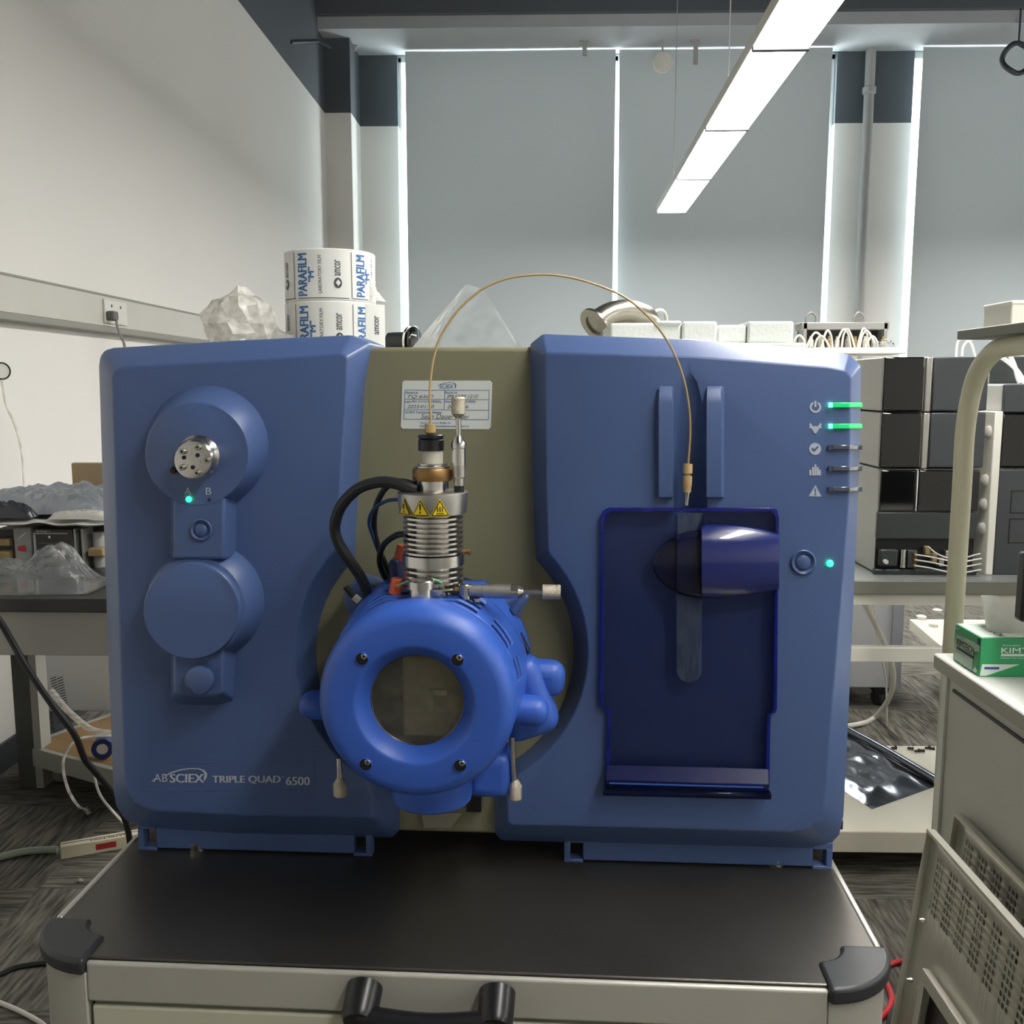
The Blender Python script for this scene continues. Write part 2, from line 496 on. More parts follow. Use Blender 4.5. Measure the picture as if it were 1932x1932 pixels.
# ------------------------------------------------------------------ ceiling lamps: rows of panels
def lamp_row(x, y, z, n, slope, label):
    M = Matrix.Translation((x, y, z)) @ Matrix.Rotation(math.atan(-slope), 4, 'Z')
    t = thing('linear_ceiling_lamp', label, 'lamp', (0, 0, 0), M, 'suspended lamp rows')
    L = 1.27; w = .112
    part(MB().box(-w - .008, w + .008, -n * L - .01, .012, .004, .06), 'housing', 'white_metal', t, bev=.004)
    for k in range(n):
        part(MB().box(-w, w, -k * L - L + .022, -k * L - .022, -.006, .006), 'panel', 'lamp_diffuser', t)
    for k in range(n):
        part(MB().box(-w * .6, w * .6, -k * L - L + .05, -k * L - .05, .058, .064), 'added_glow_panel', 'ceiling_glow', t)  # glowing panels added on top of the lamp to brighten the ceiling
    for k in range(n + 1):
        part(MB().box(-w - .006, w + .006, -k * L - .016, -k * L + .016 * (k > 0), -.012, .006), 'joint', 'dark_steel', t)
    for k in range(0, n + 1, 2):
        part(MB().lathe([(.05, .004), (ZC - z, .004)], (0, -k * L + (-.1 if k == 0 else 0), 0), seg=6), 'hanger', 'grey_pipe', t)
a = HZ(1267, 400, 2.76); b = HZ(1533, 0, 2.76)
lamp_row(a.x, a.y, 2.76, 7, (b.x - a.x) / (b.y - a.y), 'long row of glowing lamp panels receding to the blinds')
lamp_row(4.75, 8.0, 2.76, 9, .02, 'added unseen row of lamp panels lighting the right of the room')  # row added out of view to light the right side of the room
# ------------------------------------------------------------------ mass spectrometer (built in its own frame, y towards the back)
DB = 0.05                                    # depth of the chamfer
ms = thing('mass_spectrometer', 'large blue benchtop mass spectrometer with olive centre panel standing on the cart', 'analyser', (0, .35, 0), 'I')
def arc_px(cx, cy, r, a0, a1, n):
    return [(cx + r * math.cos(R(a0 + (a1 - a0) * k / n)), cy + r * math.sin(R(a0 + (a1 - a0) * k / n))) for k in range(n + 1)]
CB = (839, 1230, 244)
# left cover: face outline and base outline, same count, clockwise in the picture
aF0 = math.degrees(math.atan2(1034 - 1230, 636 - 839)); aB0 = math.degrees(math.atan2(1056 - 1230, 668 - 839))
if aF0 > 0: aF0 -= 360
LF = [(212, 715), (214, 704), (222, 697), (238, 692), (450, 681), (645, 668), (656, 674), (652, 781), (644, 889), (637, 1015)]
LB = [(186, 690), (188, 673), (196, 661), (213, 656), (450, 642), (662, 632), (700, 648), (687, 728), (676, 902), (669, 1045)]
LF += arc_px(839, 1230, 282, 360 + aF0, 122, 18); LB += arc_px(*CB, 360 + aB0, 117, 18)
LF += [(702, 1500), (704, 1538), (697, 1543), (450, 1538), (290, 1530), (254, 1517), (239, 1494), (234, 1450), (222, 1080)]
LB += [(754, 1490), (754, 1567), (740, 1581), (450, 1576), (272, 1564), (234, 1546), (219, 1522), (213, 1490), (198, 1080)]
RF = [(1029, 664), (1300, 672), (1560, 692), (1596, 699), (1606, 712), (1602, 951), (1589, 1117), (1572, 1312), (1556, 1508), (1549, 1540), (1531, 1560), (1497, 1569), (1240, 1562), (966, 1556), (958, 1550), (956, 1500)]
RB = [(1024, 630), (1300, 640), (1560, 660), (1604, 669), (1625, 690), (1623, 852), (1613, 1083), (1603, 1312), (1592, 1540), (1584, 1576), (1564, 1597), (1530, 1603), (1240, 1596), (946, 1586), (934, 1574), (931, 1500)]
RF += arc_px(839, 1230, 270, 60, -43, 18); RB += arc_px(*CB, 59, -41, 18)
RF += [(1034, 1036), (1030, 900)]
RB += [(1011, 1056), (1004, 900)]
RF[0:0] = []; 
RF.append((1028, 672)); RB.append((1000, 649))
def cover(name, Fp, Bp):
    F_ = [P(x, y, 0) for x, y in Fp]; B_ = [P(x, y, DB) for x, y in Bp]
    bk = [p + Vector((0, .11, 0)) for p in B_]
    mb = MB().loft([bk, B_, F_])
    o = part(mb, name, 'blue_cover', ms, angle=28)
    bevel(o, .005, 3, 22)
    return o
lc = cover('left_cover', LF, LB)
rc = cover('right_cover', RF, RB)
lc['label'] = 'blue cover carrying the valve and lettering'; rc['label'] = 'blue cover carrying the translucent drip tray and status lights'
# recess for the tray and the tube channel, cut out of the right cover
cut = MB()
door = [(1136, 975), (1140, 964), (1150, 960), (1458, 960), (1466, 966), (1468, 978), (1464, 1340), (1452, 1350), (1450, 1498), (1444, 1503), (1144, 1492), (1140, 1486), (1143, 1345), (1131, 1334)]
cut.loft([[P(x, y, -.02) for x, y in door], [P(x, y, .02) for x, y in door]])
ch = MB()
top, bot = P(1302, 700, .001), P(1304, 968, .030)
rings = []
for k in range(13):
    t = k / 12
    c = P(1302 + 2 * t, 698 + 272 * t, -.003 + .0)
    wd = .0215 * (1 - (1 - t) ** 3) ** .55 + .0005; dp = .034 * t ** .6 + .001
    rings.append([c + Vector((math.cos(a) * wd, -math.sin(a) * dp if math.sin(a) < 0 else -.02 * math.sin(a), 0)) for a in [2 * math.pi * j / 20 for j in range(20)]])
ch.loft(rings)
rc = bake(rc)
for m_ in (cut, ch):
    c = bpy.data.objects.new('cutter', mesh_of(m_, 'cutter', OFF[ms.name], True, 0)); COL.objects.link(c); c.parent = ms
    b_ = rc.modifiers.new('b', 'BOOLEAN'); b_.operation = 'DIFFERENCE'; b_.object = c; b_.solver = 'EXACT'
    bake(rc); bpy.data.objects.remove(c, do_unlink=True)
lc = bake(lc)
# olive centre panel and case
zt = P(850, 655, .06).z
x0, x1 = P(575, 900, DB).x, P(1105, 900, DB).x
part(MB().box(x0, x1, DB + .004, DB + .1, P(850, 1574, DB).z, zt), 'centre_panel', 'olive', ms, bev=.006, seg=3, label='olive centre panel')
part(MB().box(P(200, 900, .16).x + .015, P(1612, 900, .16).x - .02, .151, .74, .055, zt - .003), 'case', 'case_grey', ms, bev=.01)
part(MB().add([P(795, 1536, .048), P(872, 1534, .048), P(851, 1562, .048), P(800, 1562, .048)], [(0, 1, 2, 3)]), 'foil_label', 'silver_print', ms)
part(MB().box(P(880, 1500, .053).x, P(908, 1500, .053).x, .050, .0535, P(890, 1532, .05).z, P(890, 1470, .05).z), 'slot_hole', 'dark_hole', ms)
# base brackets with slotted ends and feet
for (a, b, y0, y1, sx) in ((262, 702, 1566, 1607, -1), (1064, 1570, 1592, 1630, 1)):
    yb = .045
    pa, pb = P(a, y1, yb), P(b, y1, yb); zt_ = P(a, y0, yb).z + .012
    e = .027
    mb = MB().box(pa.x + e, pb.x - e, yb, yb + .02, pa.z + .006, zt_)
    br = part(mb, 'base_bracket', 'blue_cover', ms, bev=.002)
    for xa, s in ((pa.x, 1), (pb.x, -1)):
        q = MB(); xi = xa + s * e * 1.02
        q.box(min(xa, xi), max(xa, xi), yb - .001, yb + .019, pa.z - .002, pa.z + .008)
        q.box(min(xa, xi), max(xa, xi), yb - .001, yb + .019, zt_ - .010, zt_)
        xm = xa + s * .009
        q.box(min(xa, xm), max(xa, xm), yb - .001, yb + .019, pa.z + .007, zt_ - .009)
        part(q, 'bracket_tab', 'blue_cover', br, bev=.0015)
for x, yl in ((HZ(369, 1604, TABLE), 0), (HZ(1467, 1634, TABLE), 0)):
    p = IMI @ x
    for dy in (0, .55):
        part(MB().lathe([(0, .015), (.006, .0165), (.010, .0165), (.016, .009), (.045, .009)], (p.x, p.y + .012 + dy, 0), seg=20), 'foot', 'steel', ms)
part(MB().box(P(230, 900, .16).x, P(1590, 900, .16).x, .08, .72, .043, .056), 'base_plate', 'black_plastic', ms)
# ---- raised valve pod on the left cover
def cpx(cx, cy, r, yl, n=64):
    return [P(cx + r * math.cos(2 * math.pi * k / n), cy + r * math.sin(2 * math.pi * k / n), yl) for k in range(n)]
def frus(mb, steps):
    return mb.loft([cpx(*s) for s in steps], False, True)
pod = MB(); frus(pod, [(391, 843, 117, .002), (391, 843, 115, -.002), (373, 856, 99, -.042), (372, 857, 96, -.045)])
part(pod, 'valve_pod', 'blue_cover', ms, angle=50)
nk = MB().loft([[P(x, y, .001) for x, y in ((321, 925), (447, 925), (445, 1055), (322, 1055))], [P(x, y, -.0445) for x, y in ((327, 925), (425, 925), (422, 1055), (328, 1055))]], False, True)
part(nk, 'pod_neck', 'blue_cover', ms, bev=.004, seg=3)
lp = MB(); frus(lp, [(388, 1135, 112, .002), (388, 1135, 110, -.002), (369, 1147, 96, -.039), (368, 1148, 93, -.041)])
part(lp, 'syringe_pod', 'blue_cover', ms, angle=50)
cp = MB(); frus(cp, [(366, 1149, 91, -.040), (364, 1151, 92, -.046), (362, 1152, 91, -.052), (361, 1153, 89, -.054)])
part(cp, 'round_cap', 'blue_cover', ms, angle=50)
ln = MB().loft([[P(x, y, .001) for x, y in ((322, 1195), (447, 1195), (441, 1322), (410, 1331), (345, 1331), (322, 1322))], [P(x, y, -.040) for x, y in ((327, 1195), (423, 1195), (420, 1308), (400, 1314), (350, 1314), (328, 1308))]], False, True)
part(ln, 'pod_tail', 'blue_cover', ms, bev=.004, seg=3)
kb = MB(); frus(kb, [(377, 1282, 27, -.039), (376, 1283, 28, -.050), (375, 1284, 26, -.055), (375, 1284, 20, -.057)])
part(kb, 'round_knob', 'blue_cover', ms, angle=40)
# valve head with screws and ports
vh = MB(); frus(vh, [(373, 862, 41, -.044), (373, 862, 41, -.048), (371, 863, 38, -.050), (366, 866, 37, -.075), (364, 868, 35, -.078), (363, 868.5, 30, -.0785)])
vo = part(vh, 'valve_head', 'steel', ms, angle=30, label='polished steel valve head')
for k in range(5):
    a = R(-70 + 72 * k); cx, cy = 363 + 26 * math.cos(a), 868 + 26 * math.sin(a)
    s = MB(); frus(s, [(cx + .5, cy, 5.6, -.078, 14), (cx, cy, 5.6, -.0835, 14), (cx, cy, 4.6, -.0845, 14)])
    so = part(s, 'cap_screw', 'steel_satin', vo)
    part(frus(MB(), [(cx, cy, 2.6, -.0844, 6), (cx, cy, 2.5, -.0852, 6)]), 'socket', 'dark_hole', vo)
for k in range(6):
    a = R(-100 + 60 * k); cx, cy = 361 + 15 * math.cos(a), 868 + 14 * math.sin(a)
    part(frus(MB(), [(cx, cy, 4.2, -.0784, 12), (cx, cy, 4.0, -.0792, 12)]), 'port', 'dark_hole' if k % 2 else 'steel', vo)
part(frus(MB(), [(329, 886, 7, -.046, 14), (326, 888, 7, -.062, 14), (325, 889, 5, -.064, 14)]), 'side_plug', 'black_plastic', ms)
# letters A B, leds, button
def tx(s, xa, xb, yb_, yt_, yl, bold=0., shear=0., mb=None):
    mb = mb or MB()
    put_text(mb, s, rect_fn(P(xa, yb_, yl), P(xb, yb_, yl), P(xa, yt_, yl)), bold, shear)
    return mb
part(tx('A', 348, 361, 933, 920, -.0456), 'lettering', 'print_grey', ms, recalc=False)
part(tx('B', 388, 399, 933, 920, -.0456), 'lettering', 'print_grey', ms, recalc=False)
part(frus(MB(), [(356, 942, 6, -.044, 20), (356, 942, 5, -.0475, 20), (356, 942, 2, -.049, 20)]), 'led', 'led_green', ms, label='lit green led')
part(frus(MB(), [(395, 943, 4, -.044, 16), (395, 943, 3, -.0465, 16)]), 'led', 'blue_dark', ms)
def push(cx, cy, ro, yl):
    rings = [(cx, cy, ro, yl + .001), (cx, cy, ro, yl - .0025), (cx, cy, ro * .9, yl - .004), (cx, cy, ro * .66, yl - .001), (cx, cy, ro * .62, yl + .001)]
    o = part(MB().loft([cpx(*s, 40) for s in rings], False, False), 'button_ring', 'blue_cover', ms, angle=40)
    part(frus(MB(), [(cx, cy, ro * .56, yl + .0005, 32), (cx, cy, ro * .54, yl - .003, 32), (cx, cy, ro * .4, yl - .0042, 32)]), 'button', 'blue_cover', o, angle=40)
push(379, 1000, 21, -.0445); push(1516, 1061, 24, 0)
part(frus(MB(), [(1566, 1063, 7, .001, 20), (1566, 1063, 6, -.003, 20), (1566, 1063, 2, -.005, 20)]), 'led', 'led_green', ms, label='lit green led')
# badge: raised outline and lettering
bd = MB()
for (a, b, c, d) in ((271, 1437, 593, 1438.5), (271, 1489, 593, 1491), (271, 1437, 272.5, 1491), (591.5, 1437, 593, 1491)):
    bd.prism([P(a, b, .001), P(c, b, .001), P(c, d, .001), P(a, d, .001)], (0, -.0016, 0))
bo = part(bd, 'badge_outline', 'blue_cover', ms)
yl = -.0008
part(tx('AB', 290, 316, 1475, 1460, yl, -.01), 'lettering', 'print_grey', bo, recalc=False)
part(tx('SCIEX', 321, 384, 1476.5, 1460, yl, .05), 'lettering', 'print_grey', bo, recalc=False)
part(tx('TRIPLE QUAD', 401, 529, 1479, 1463.5, yl, .04), 'lettering', 'print_grey', bo, recalc=False)
part(tx('TM', 530, 536, 1468, 1465.5, yl), 'lettering', 'print_grey', bo, recalc=False)
part(tx('6500', 540, 584, 1481.5, 1465.5, yl, .04), 'lettering', 'print_grey', bo, recalc=False)
def swoosh(pts_t, pts_b, yl):
    n = len(pts_t); mb = MB()
    mb.add([P(x, y, yl) for x, y in pts_t] + [P(x, y, yl) for x, y in pts_b], [(i, i + 1, n + i + 1, n + i) for i in range(n - 1)])
    return mb
def logo_swoosh(fx, fy):
    a = [(0.10, .52), (.25, .26), (.45, .08), (.66, .00), (.82, .02), (.93, .12), (1.0, .35), (.99, .62), (.93, .88)]
    b = [(0.14, .52), (.27, .33), (.46, .15), (.66, .06), (.81, .08), (.90, .19), (.945, .37), (.93, .62), (.92, .87)]
    return [(fx(u), fy(v)) for u, v in a], [(fx(u), fy(v)) for u, v in b]
s1, s2 = logo_swoosh(lambda u: 300 + 91 * u, lambda v: 1449 + 29 * v)
part(swoosh(s1, s2, yl - .0002), 'logo_swoosh', 'print_grey', bo, recalc=False)
part(MB().poly([P(285, 1475, yl), P(290, 1474, yl), P(296, 1468, yl), P(294, 1467, yl)]), 'logo_tail', 'print_grey', bo, recalc=False)
# ---- ribs beside the tube channel
for a, b, c, d in ((1243, 1269, 1238, 1270), (1333, 1361, 1332, 1366)):
    rings = []
    for yy, k in ((728, 0), (736, .5), (760, 1), (925, 1), (938, .9), (942, 0)):
        rings.append([P(c - 2 * (k < .1), yy, .001), P(d + 1, yy, .001), P(b - 3 * (1 - k), yy, .0005 - .012 * k), P(a + 2 * (1 - k), yy, .0005 - .012 * k)])
    part(MB().loft(rings), 'rib', 'blue_cover', ms, bev=.004, seg=3)
# ---- status light bars and icons
for i, y in enumerate((764, 804, 844, 884, 923)):
    h = 4.6; on = i < 2
    r0 = [P(1563, y + h, .002), P(1563, y + h, -.004), P(1563, y - h, -.004), P(1563, y - h, .002)]
    r1 = [P(1571, y + h, .002), P(1571, y + h, -.005), P(1571, y - h, -.005), P(1571, y - h, .002)]
    r2 = [P(1603, y + h, .002), P(1603, y + h, -.005), P(1603, y - h, -.005), P(1603, y - h, .002)]
    r3 = [P(1625.5, y + h, DB), P(1627, y + h, DB - .012), P(1627, y - h, DB - .012), P(1625.5, y - h, DB)]
    bar = part(MB().loft([r1, r2, r3]), 'status_bar', 'bar_green' if on else 'bar_off', ms, bev=.0012, label='lit green status bar' if on else None)
    part(MB().loft([r0, r1]), 'bar_end', 'bar_end' if on else 'bar_off', bar)
yl = -.0006
def ring_px(mb, cx, cy, r0, r1, a0, a1, n=28, yl=yl):
    o = arc_px(cx, cy, r1, a0, a1, n); i = arc_px(cx, cy, r0, a0, a1, n)
    mb.add([P(*q, yl) for q in o] + [P(*q, yl) for q in i], [(k, k + 1, n + 2 + k, n + 1 + k) for k in range(n)])
    return mb
def pp(mb, pts, yl=yl): return mb.poly([P(x, y, yl) for x, y in pts])
ic = ring_px(MB(), 1538.5, 768, 7, 11, -62, 242); pp(ic, [(1536.5, 756), (1540.5, 756), (1540.5, 768), (1536.5, 768)])
part(ic, 'icon', 'print_grey', ms, recalc=False)
ic = MB()
for a, b in (((1527, 806), (1550, 806)), ((1528, 799), (1538, 817)), ((1549, 799), (1538, 817))):
    d = Vector((b[0] - a[0], b[1] - a[1])).normalized(); n = Vector((-d.y, d.x)) * 2
    pp(ic, [(a[0] + n.x, a[1] + n.y), (b[0] + n.x, b[1] + n.y), (b[0] - n.x, b[1] - n.y), (a[0] - n.x, a[1] - n.y)], yl - .0001 * len(ic.f))
pp(ic, [(1534, 808), (1542, 808), (1538, 818)], yl - .0004)
part(ic, 'icon', 'print_grey', ms, recalc=False)
ic = part(pp(MB(), arc_px(1538, 847, 11.3, 0, 350, 35)), 'icon', 'print_grey', ms, recalc=False)
part(pp(MB(), [(1531, 847), (1533.5, 844.5), (1536.5, 847.5), (1543, 841), (1545, 843.5), (1536.5, 852.5)], yl - .0004), 'icon_mark', 'blue_cover', ic, recalc=False)
ic = MB()
for x, t in ((1529, 886), (1534, 881), (1538.6, 876), (1543, 881), (1547, 886)):
    pp(ic, [(x - 2, 897), (x + 1.8, 897), (x + 1.8, t + 1.5), (x + .8, t), (x - 1, t), (x - 2, t + 1.5)])
part(ic, 'icon', 'print_grey', ms, recalc=False)
ic = part(pp(MB(), [(1526, 936), (1550, 937), (1538.5, 915)]), 'icon', 'print_grey', ms, recalc=False)
mk = pp(MB(), [(1536.8, 922), (1539.8, 922), (1539.2, 930), (1537.4, 930)], yl - .0004); pp(mk, arc_px(1538.3, 933, 1.8, 0, 330, 11), yl - .0004)
part(mk, 'icon_mark', 'blue_cover', ic, recalc=False)
# ---- translucent tray door with slot and grip
dp = [(1133, 978), (1137, 964), (1148, 958), (1459, 958), (1467, 963), (1470, 977), (1466, 1339), (1463, 1345), (1454, 1347), (1452, 1480), (1448, 1490), (1146, 1480), (1143, 1474), (1145, 1343), (1141, 1336), (1130, 1333)]
dm = MB().loft([[P(x, y, -.001) for x, y in dp], [P(x, y, -.0055) for x, y in dp]])
do = part(dm, 'tray_door', 'door_blue', ms, bev=.003, label='translucent dark blue tray door')
rim = MB(); ci = Vector((1300, 1220))
def inset(p, d): return (p[0] + (d if p[0] < 1300 else -d), p[1] + (d if p[1] < 1200 else -d) * (p[1] < 990 or p[1] > 1460))
ri_ = [inset(p, 7) for p in dp]
rim.loft([[P(x, y, -.0056) for x, y in dp], [P(x, y, -.0078) for x, y in dp], [P(x, y, -.0078) for x, y in ri_], [P(x, y, -.0056) for x, y in ri_]], False, False)
part(rim, 'door_edge_glow', 'door_edge_glow', do, bev=.001)  # bluer strip paints the light caught in the pane's edge
# lip at the foot of the door
lip = MB()
lip.loft([[P(1143, 1441, -.006), P(1452, 1449, -.006), P(1452, 1455, -.006), P(1143, 1447, -.006)], [P(1141, 1473, -.026), P(1452, 1482, -.026), P(1452, 1489, -.022), P(1141, 1480, -.022)]])
part(lip, 'tray_lip', 'lip_blue', do, bev=.002)
part(MB().loft([[P(1150, 1476, -.0262), P(1440, 1484, -.0262), P(1440, 1487, -.0262), P(1150, 1479, -.0262)], [P(1150, 1476, -.0275), P(1440, 1484, -.0275), P(1440, 1487, -.0275), P(1150, 1479, -.0275)]]), 'lip_edge', 'lip_line', do)
part(MB().box(P(1137, 1490, -.01).x, P(1453, 1490, -.01).x, -.022, .010, P(1300, 1499, -.01).z, P(1300, 1487, -.01).z), 'tray_floor', 'door_blue', do, bev=.002)
# window slot strip
sp = [(1276, 1100)] + [(1277, 968), (1325, 968), (1324, 1100)] + arc_px(1300, 1264, 23.5, 0, 180, 14)
part(MB().loft([[P(x, y, -.0056) for x, y in sp], [P(x, y, -.0072) for x, y in sp]]), 'slot_window', 'slot_clear', do, bev=.0006)
# grip: barrel-shaped dome, right half proud of the door, left half a dark bulge painting a shaded hollow
def dome(name, m, xa, xb, fz, depth, yl0, n=18):
    rings = []
    for k in range(n + 1):
        x = xa + (xb - xa) * k / n
        t, b = fz(x); d = depth(x)
        c = []
        for j in range(17):
            a = math.pi * j / 16
            yy = (t + b) / 2 - math.cos(a) * (b - t) / 2 * 1.0
            c.append(P(x, yy, yl0 - d * math.sin(a) ** .8))
        rings.append(c)
    mb = MB(); nn = 17
    mb.add([p for r in rings for p in r], [(i * nn + j, (i + 1) * nn + j, (i + 1) * nn + j + 1, i * nn + j + 1) for i in range(n) for j in range(nn - 1)])
    mb.f.append(tuple(n * nn + j for j in range(nn))); mb.f.append(tuple(range(nn - 1, -1, -1)))
    return part(mb, name, m, do, angle=50)
def el(x, cx=1340, rx=132, top=990, bot=1128):
    s = math.sqrt(max(0, 1 - ((x - cx) / rx) ** 2)); s = max(s, .05)
    m_ = (top + bot) / 2; return m_ - (m_ - top) * s, m_ + (bot - m_) * s
def fz_r(x):
    t, b = el(x, 1345, 185, 989, 1130); return t, b
dome('grip', 'dome_blue', 1324, 1470, fz_r, lambda x: .030 - .012 * ((x - 1324) / 146) ** 2, -.005)
dome('grip_hollow_shade', 'dome_dark', 1232, 1277, lambda x: el(x, 1326, 94, 1002, 1126), lambda x: .003 + .004 * (x - 1232) / 45, -.0052)
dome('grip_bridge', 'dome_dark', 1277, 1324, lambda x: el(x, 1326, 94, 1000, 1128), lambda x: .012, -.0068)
for xx, wd in ((1275, 3), (1325, 3)):
    part(MB().box(P(xx - wd / 2, 1000, -.007).x, P(xx + wd / 2, 1000, -.007).x, -.0195, -.006, P(xx, 1128, -.01).z, P(xx, 972, -.01).z), 'slot_edge', 'door_blue', do, bev=.001)
# ---- service sticker on the olive panel
yl = DB + .0032
st = part(MB().poly([P(x, y, yl) for x, y in ((762, 718), (925, 718), (929, 722), (926, 806), (922, 810), (760, 809), (756, 805), (759, 722))]), 'service_sticker', 'sticker', ms, recalc=False, label='white service sticker with blue print')
yl -= .0004
ln_ = MB()
def hl(x0_, y0_, x1_, y1_, w=.45):
    d = Vector((x1_ - x0_, y1_ - y0_)).normalized(); n = Vector((-d.y, d.x)) * w
    ln_.poly([P(x0_ + n.x, y0_ + n.y, yl), P(x1_ + n.x, y1_ + n.y, yl), P(x1_ - n.x, y1_ - n.y, yl), P(x0_ - n.x, y0_ - n.y, yl)])
for a in ((764, 736, 923, 736.5), (764, 753, 923, 754), (763, 773, 922, 774), (762, 791, 922, 791.5), (764, 736, 762, 791), (839, 736, 838, 773), (923, 736, 922, 791)): hl(*a)
part(ln_, 'print_lines', 'print_blue', st, recalc=False)
pt = MB()
for s, xa, xb, yb_, yt_ in (('Model #:', 766, 789, 743, 738.5), ('Serial #:', 840, 863, 743, 738.5), ('Last PM (YYYY/MM/DD):', 765, 834, 761, 755.5), ('Next PM (YYYY/MM):', 840, 898, 761, 755.5),
                            ('SCIEX Technician Name:', 765, 834, 780, 775.5), ('Tech Support, Refer to', 793, 850, 800.5, 796), ('http://sciex.com/about-us/contact-us', 792, 885, 806.5, 802)):
    tx(s, xa, xb, yb_, yt_, yl, .01, 0, pt)
tx('SCIEX', 829, 856, 733, 725, yl, .012, .2, pt)
part(pt, 'print_text', 'print_blue', st, recalc=False)
s1, s2 = logo_swoosh(lambda u: 821 + 40 * u, lambda v: 721 + 14 * v)
part(swoosh(s1, s2, yl), 'logo_swoosh', 'print_blue', st, recalc=False)
hw = MB()
for s, xa, xb, yb_, yt_ in (('TQ 6500', 769, 818, 752, 745), ('3M 6500 1210', 842, 902, 751.5, 744.5), ('2023/01/10', 768, 819, 770.5, 764), ('2024/06', 843, 884, 770.5, 764), ('Sean Dauer', 794, 857, 790, 781), ('fter', 866, 886, 790, 782)):
    tx(s, xa, xb, yb_, yt_, yl, -.012, .35, hw)
part(hw, 'handwriting', 'print_ink', st, recalc=False)
# ------------------------------------------------------------------ ion source: round blue housing latched in the centre
YF0 = -.205                                   # front of the housing, spectrometer frame
c0 = P(782, 1332, YF0); u0 = U(YF0, 782, 1332)
src = thing('ion_source', 'round bright blue ion source with a glass window and metal probe tower', 'ion source', (c0.x, 0, P(815, 1541, -.1).z), 'I')
def HS(yl, th, r):
    """point on the housing: th clockwise from the top as seen from the front"""
    return Vector((c0.x + math.sin(R(th)) * r, yl, c0.z + math.cos(R(th)) * r))
def revolve(prof, th0=0, th1=360, n=96):
    closed = th1 - th0 >= 360
    m = n if closed else n + 1
    vs = [HS(y, th0 + (th1 - th0) * k / n, r) for y, r in prof for k in range(m)]
    fs = []
    for i in range(len(prof) - 1):
        for k in range(n):
            k2 = (k + 1) % m
            fs.append((i * m + k, i * m + k2, (i + 1) * m + k2, (i + 1) * m + k))
    return MB().add(vs, fs)
px = u0
# front ring with window opening
pr = [(YF0 + .030, 89 * px), (YF0 + .018, 90 * px), (YF0 + .004, 108 * px), (YF0 + .0012, 112 * px), (YF0 + .0002, 115 * px), (YF0, 119 * px), (YF0, 158 * px), (YF0 + .0006, 163 * px), (YF0 + .0025, 170 * px),
      (YF0 + .006, 177 * px), (YF0 + .011, 183 * px), (YF0 + .018, 187.5 * px), (YF0 + .026, 189.8 * px), (YF0 + .036, 190.5 * px), (YF0 + .0455, 190.8 * px), (YF0 + .0475, 189 * px)]
fr = part(revolve(pr, n=128), 'front_ring', 'blue_housing', src, angle=45, label='bright blue rounded front ring')
# shell behind it with vent slots cut through
ys = [YF0 + .0465]
slots = [(YF0 + .056, YF0 + .0655), (YF0 + .073, YF0 + .0825), (YF0 + .091, YF0 + .1005)]
for a, b in slots: ys += [a, b]
ys += [YF0 + .118, YF0 + .1195, YF0 + .123, YF0 + .1245, YF0 + .15, YF0 + .17, YF0 + .185]
spans = [((13, 36),) * 3, ((13, 36),) * 3]
cutset = {0: [(12, 35), (46, 63), (70, 84), (-36, -13), (-63, -46)], 1: [(11, 36), (46, 64), (71, 85), (-36, -12), (-63, -46)], 2: [(10, 37), (-36, -10)]}
rad = lambda y: (188.5 + 20 * min(1, max(0, (y - YF0 - .046) / .12)) ** .8) * px - (.004 if YF0 + .1193 < y < YF0 + .1235 else 0)
n = 360; vs = []; fs = []; ztop_flat = P(800, 1121, -.11).z
for y in ys:
    for k in range(n):
        q = HS(y, k, rad(y)); q.z = min(q.z, ztop_flat); vs.append(q)
for i in range(len(ys) - 1):
    ban = []
    for s, (a, b) in enumerate(slots):
        if abs(ys[i] - a) < 1e-6: ban = cutset[s]
    for k in range(n):
        kk = k if k < 180 else k - 360
        if any(a <= kk < b for a, b in ban): continue
        fs.append((i * n + k, i * n + (k + 1) % n, (i + 1) * n + (k + 1) % n, (i + 1) * n + k))
sh = part(MB().add(vs, fs), 'housing_shell', 'blue_housing', src, angle=40)
so = sh.modifiers.new('Solidify', 'SOLIDIFY'); so.thickness = .004; so.offset = -1
lin_ = revolve([(YF0 + .047, 165 * px), (YF0 + .048, 180 * px), (YF0 + .12, 190 * px), (YF0 + .18, 192 * px)], n=64)
for v in lin_.v: v.z = min(v.z, ztop_flat - .006)
part(lin_, 'inner_liner', 'blue_groove', src)
part(revolve([(YF0 + .184, 60 * px), (YF0 + .184, 172 * px), (YF0 + .25, 172 * px)], n=64), 'mounting_flange', 'blue_groove', src)
# window: retaining ring, glass, chamber behind
part(revolve([(YF0 + .022, 87.5 * px), (YF0 + .020, 89.5 * px), (YF0 + .026, 90.5 * px)], n=96), 'window_ring', 'steel', src)
part(MB().lathe([(0, 88 * px), (.004, 88 * px)], (c0.x, YF0 + .024, c0.z), (0, 1, 0), 64), 'window_glass', 'source_glass', src, label='round glass window')
mat('chamber', (214, 210, 194), 0.4, 0.0)
mat('chamber_dark', (48, 48, 46), 0.4, 0.4)
mat('ceramic', (196, 192, 178), 0.4)
part(revolve([(YF0 + .03, 98 * px), (YF0 + .10, 98 * px), (YF0 + .105, 8 * px)], n=64), 'chamber', 'chamber_dark', src)
part(MB().box(c0.x - .020, c0.x + .055, YF0 + .036, YF0 + .10, c0.z - .05, c0.z + .048), 'chamber_plate', 'chamber', src, bev=.003)  # pale plate close to the glass, lightened to brighten the window
part(MB().lathe([(0, .012), (.045, .012), (.046, .018), (.052, .018)], (c0.x + .026, YF0 + .044, c0.z - .042), seg=24), 'electrode', 'ceramic', src)
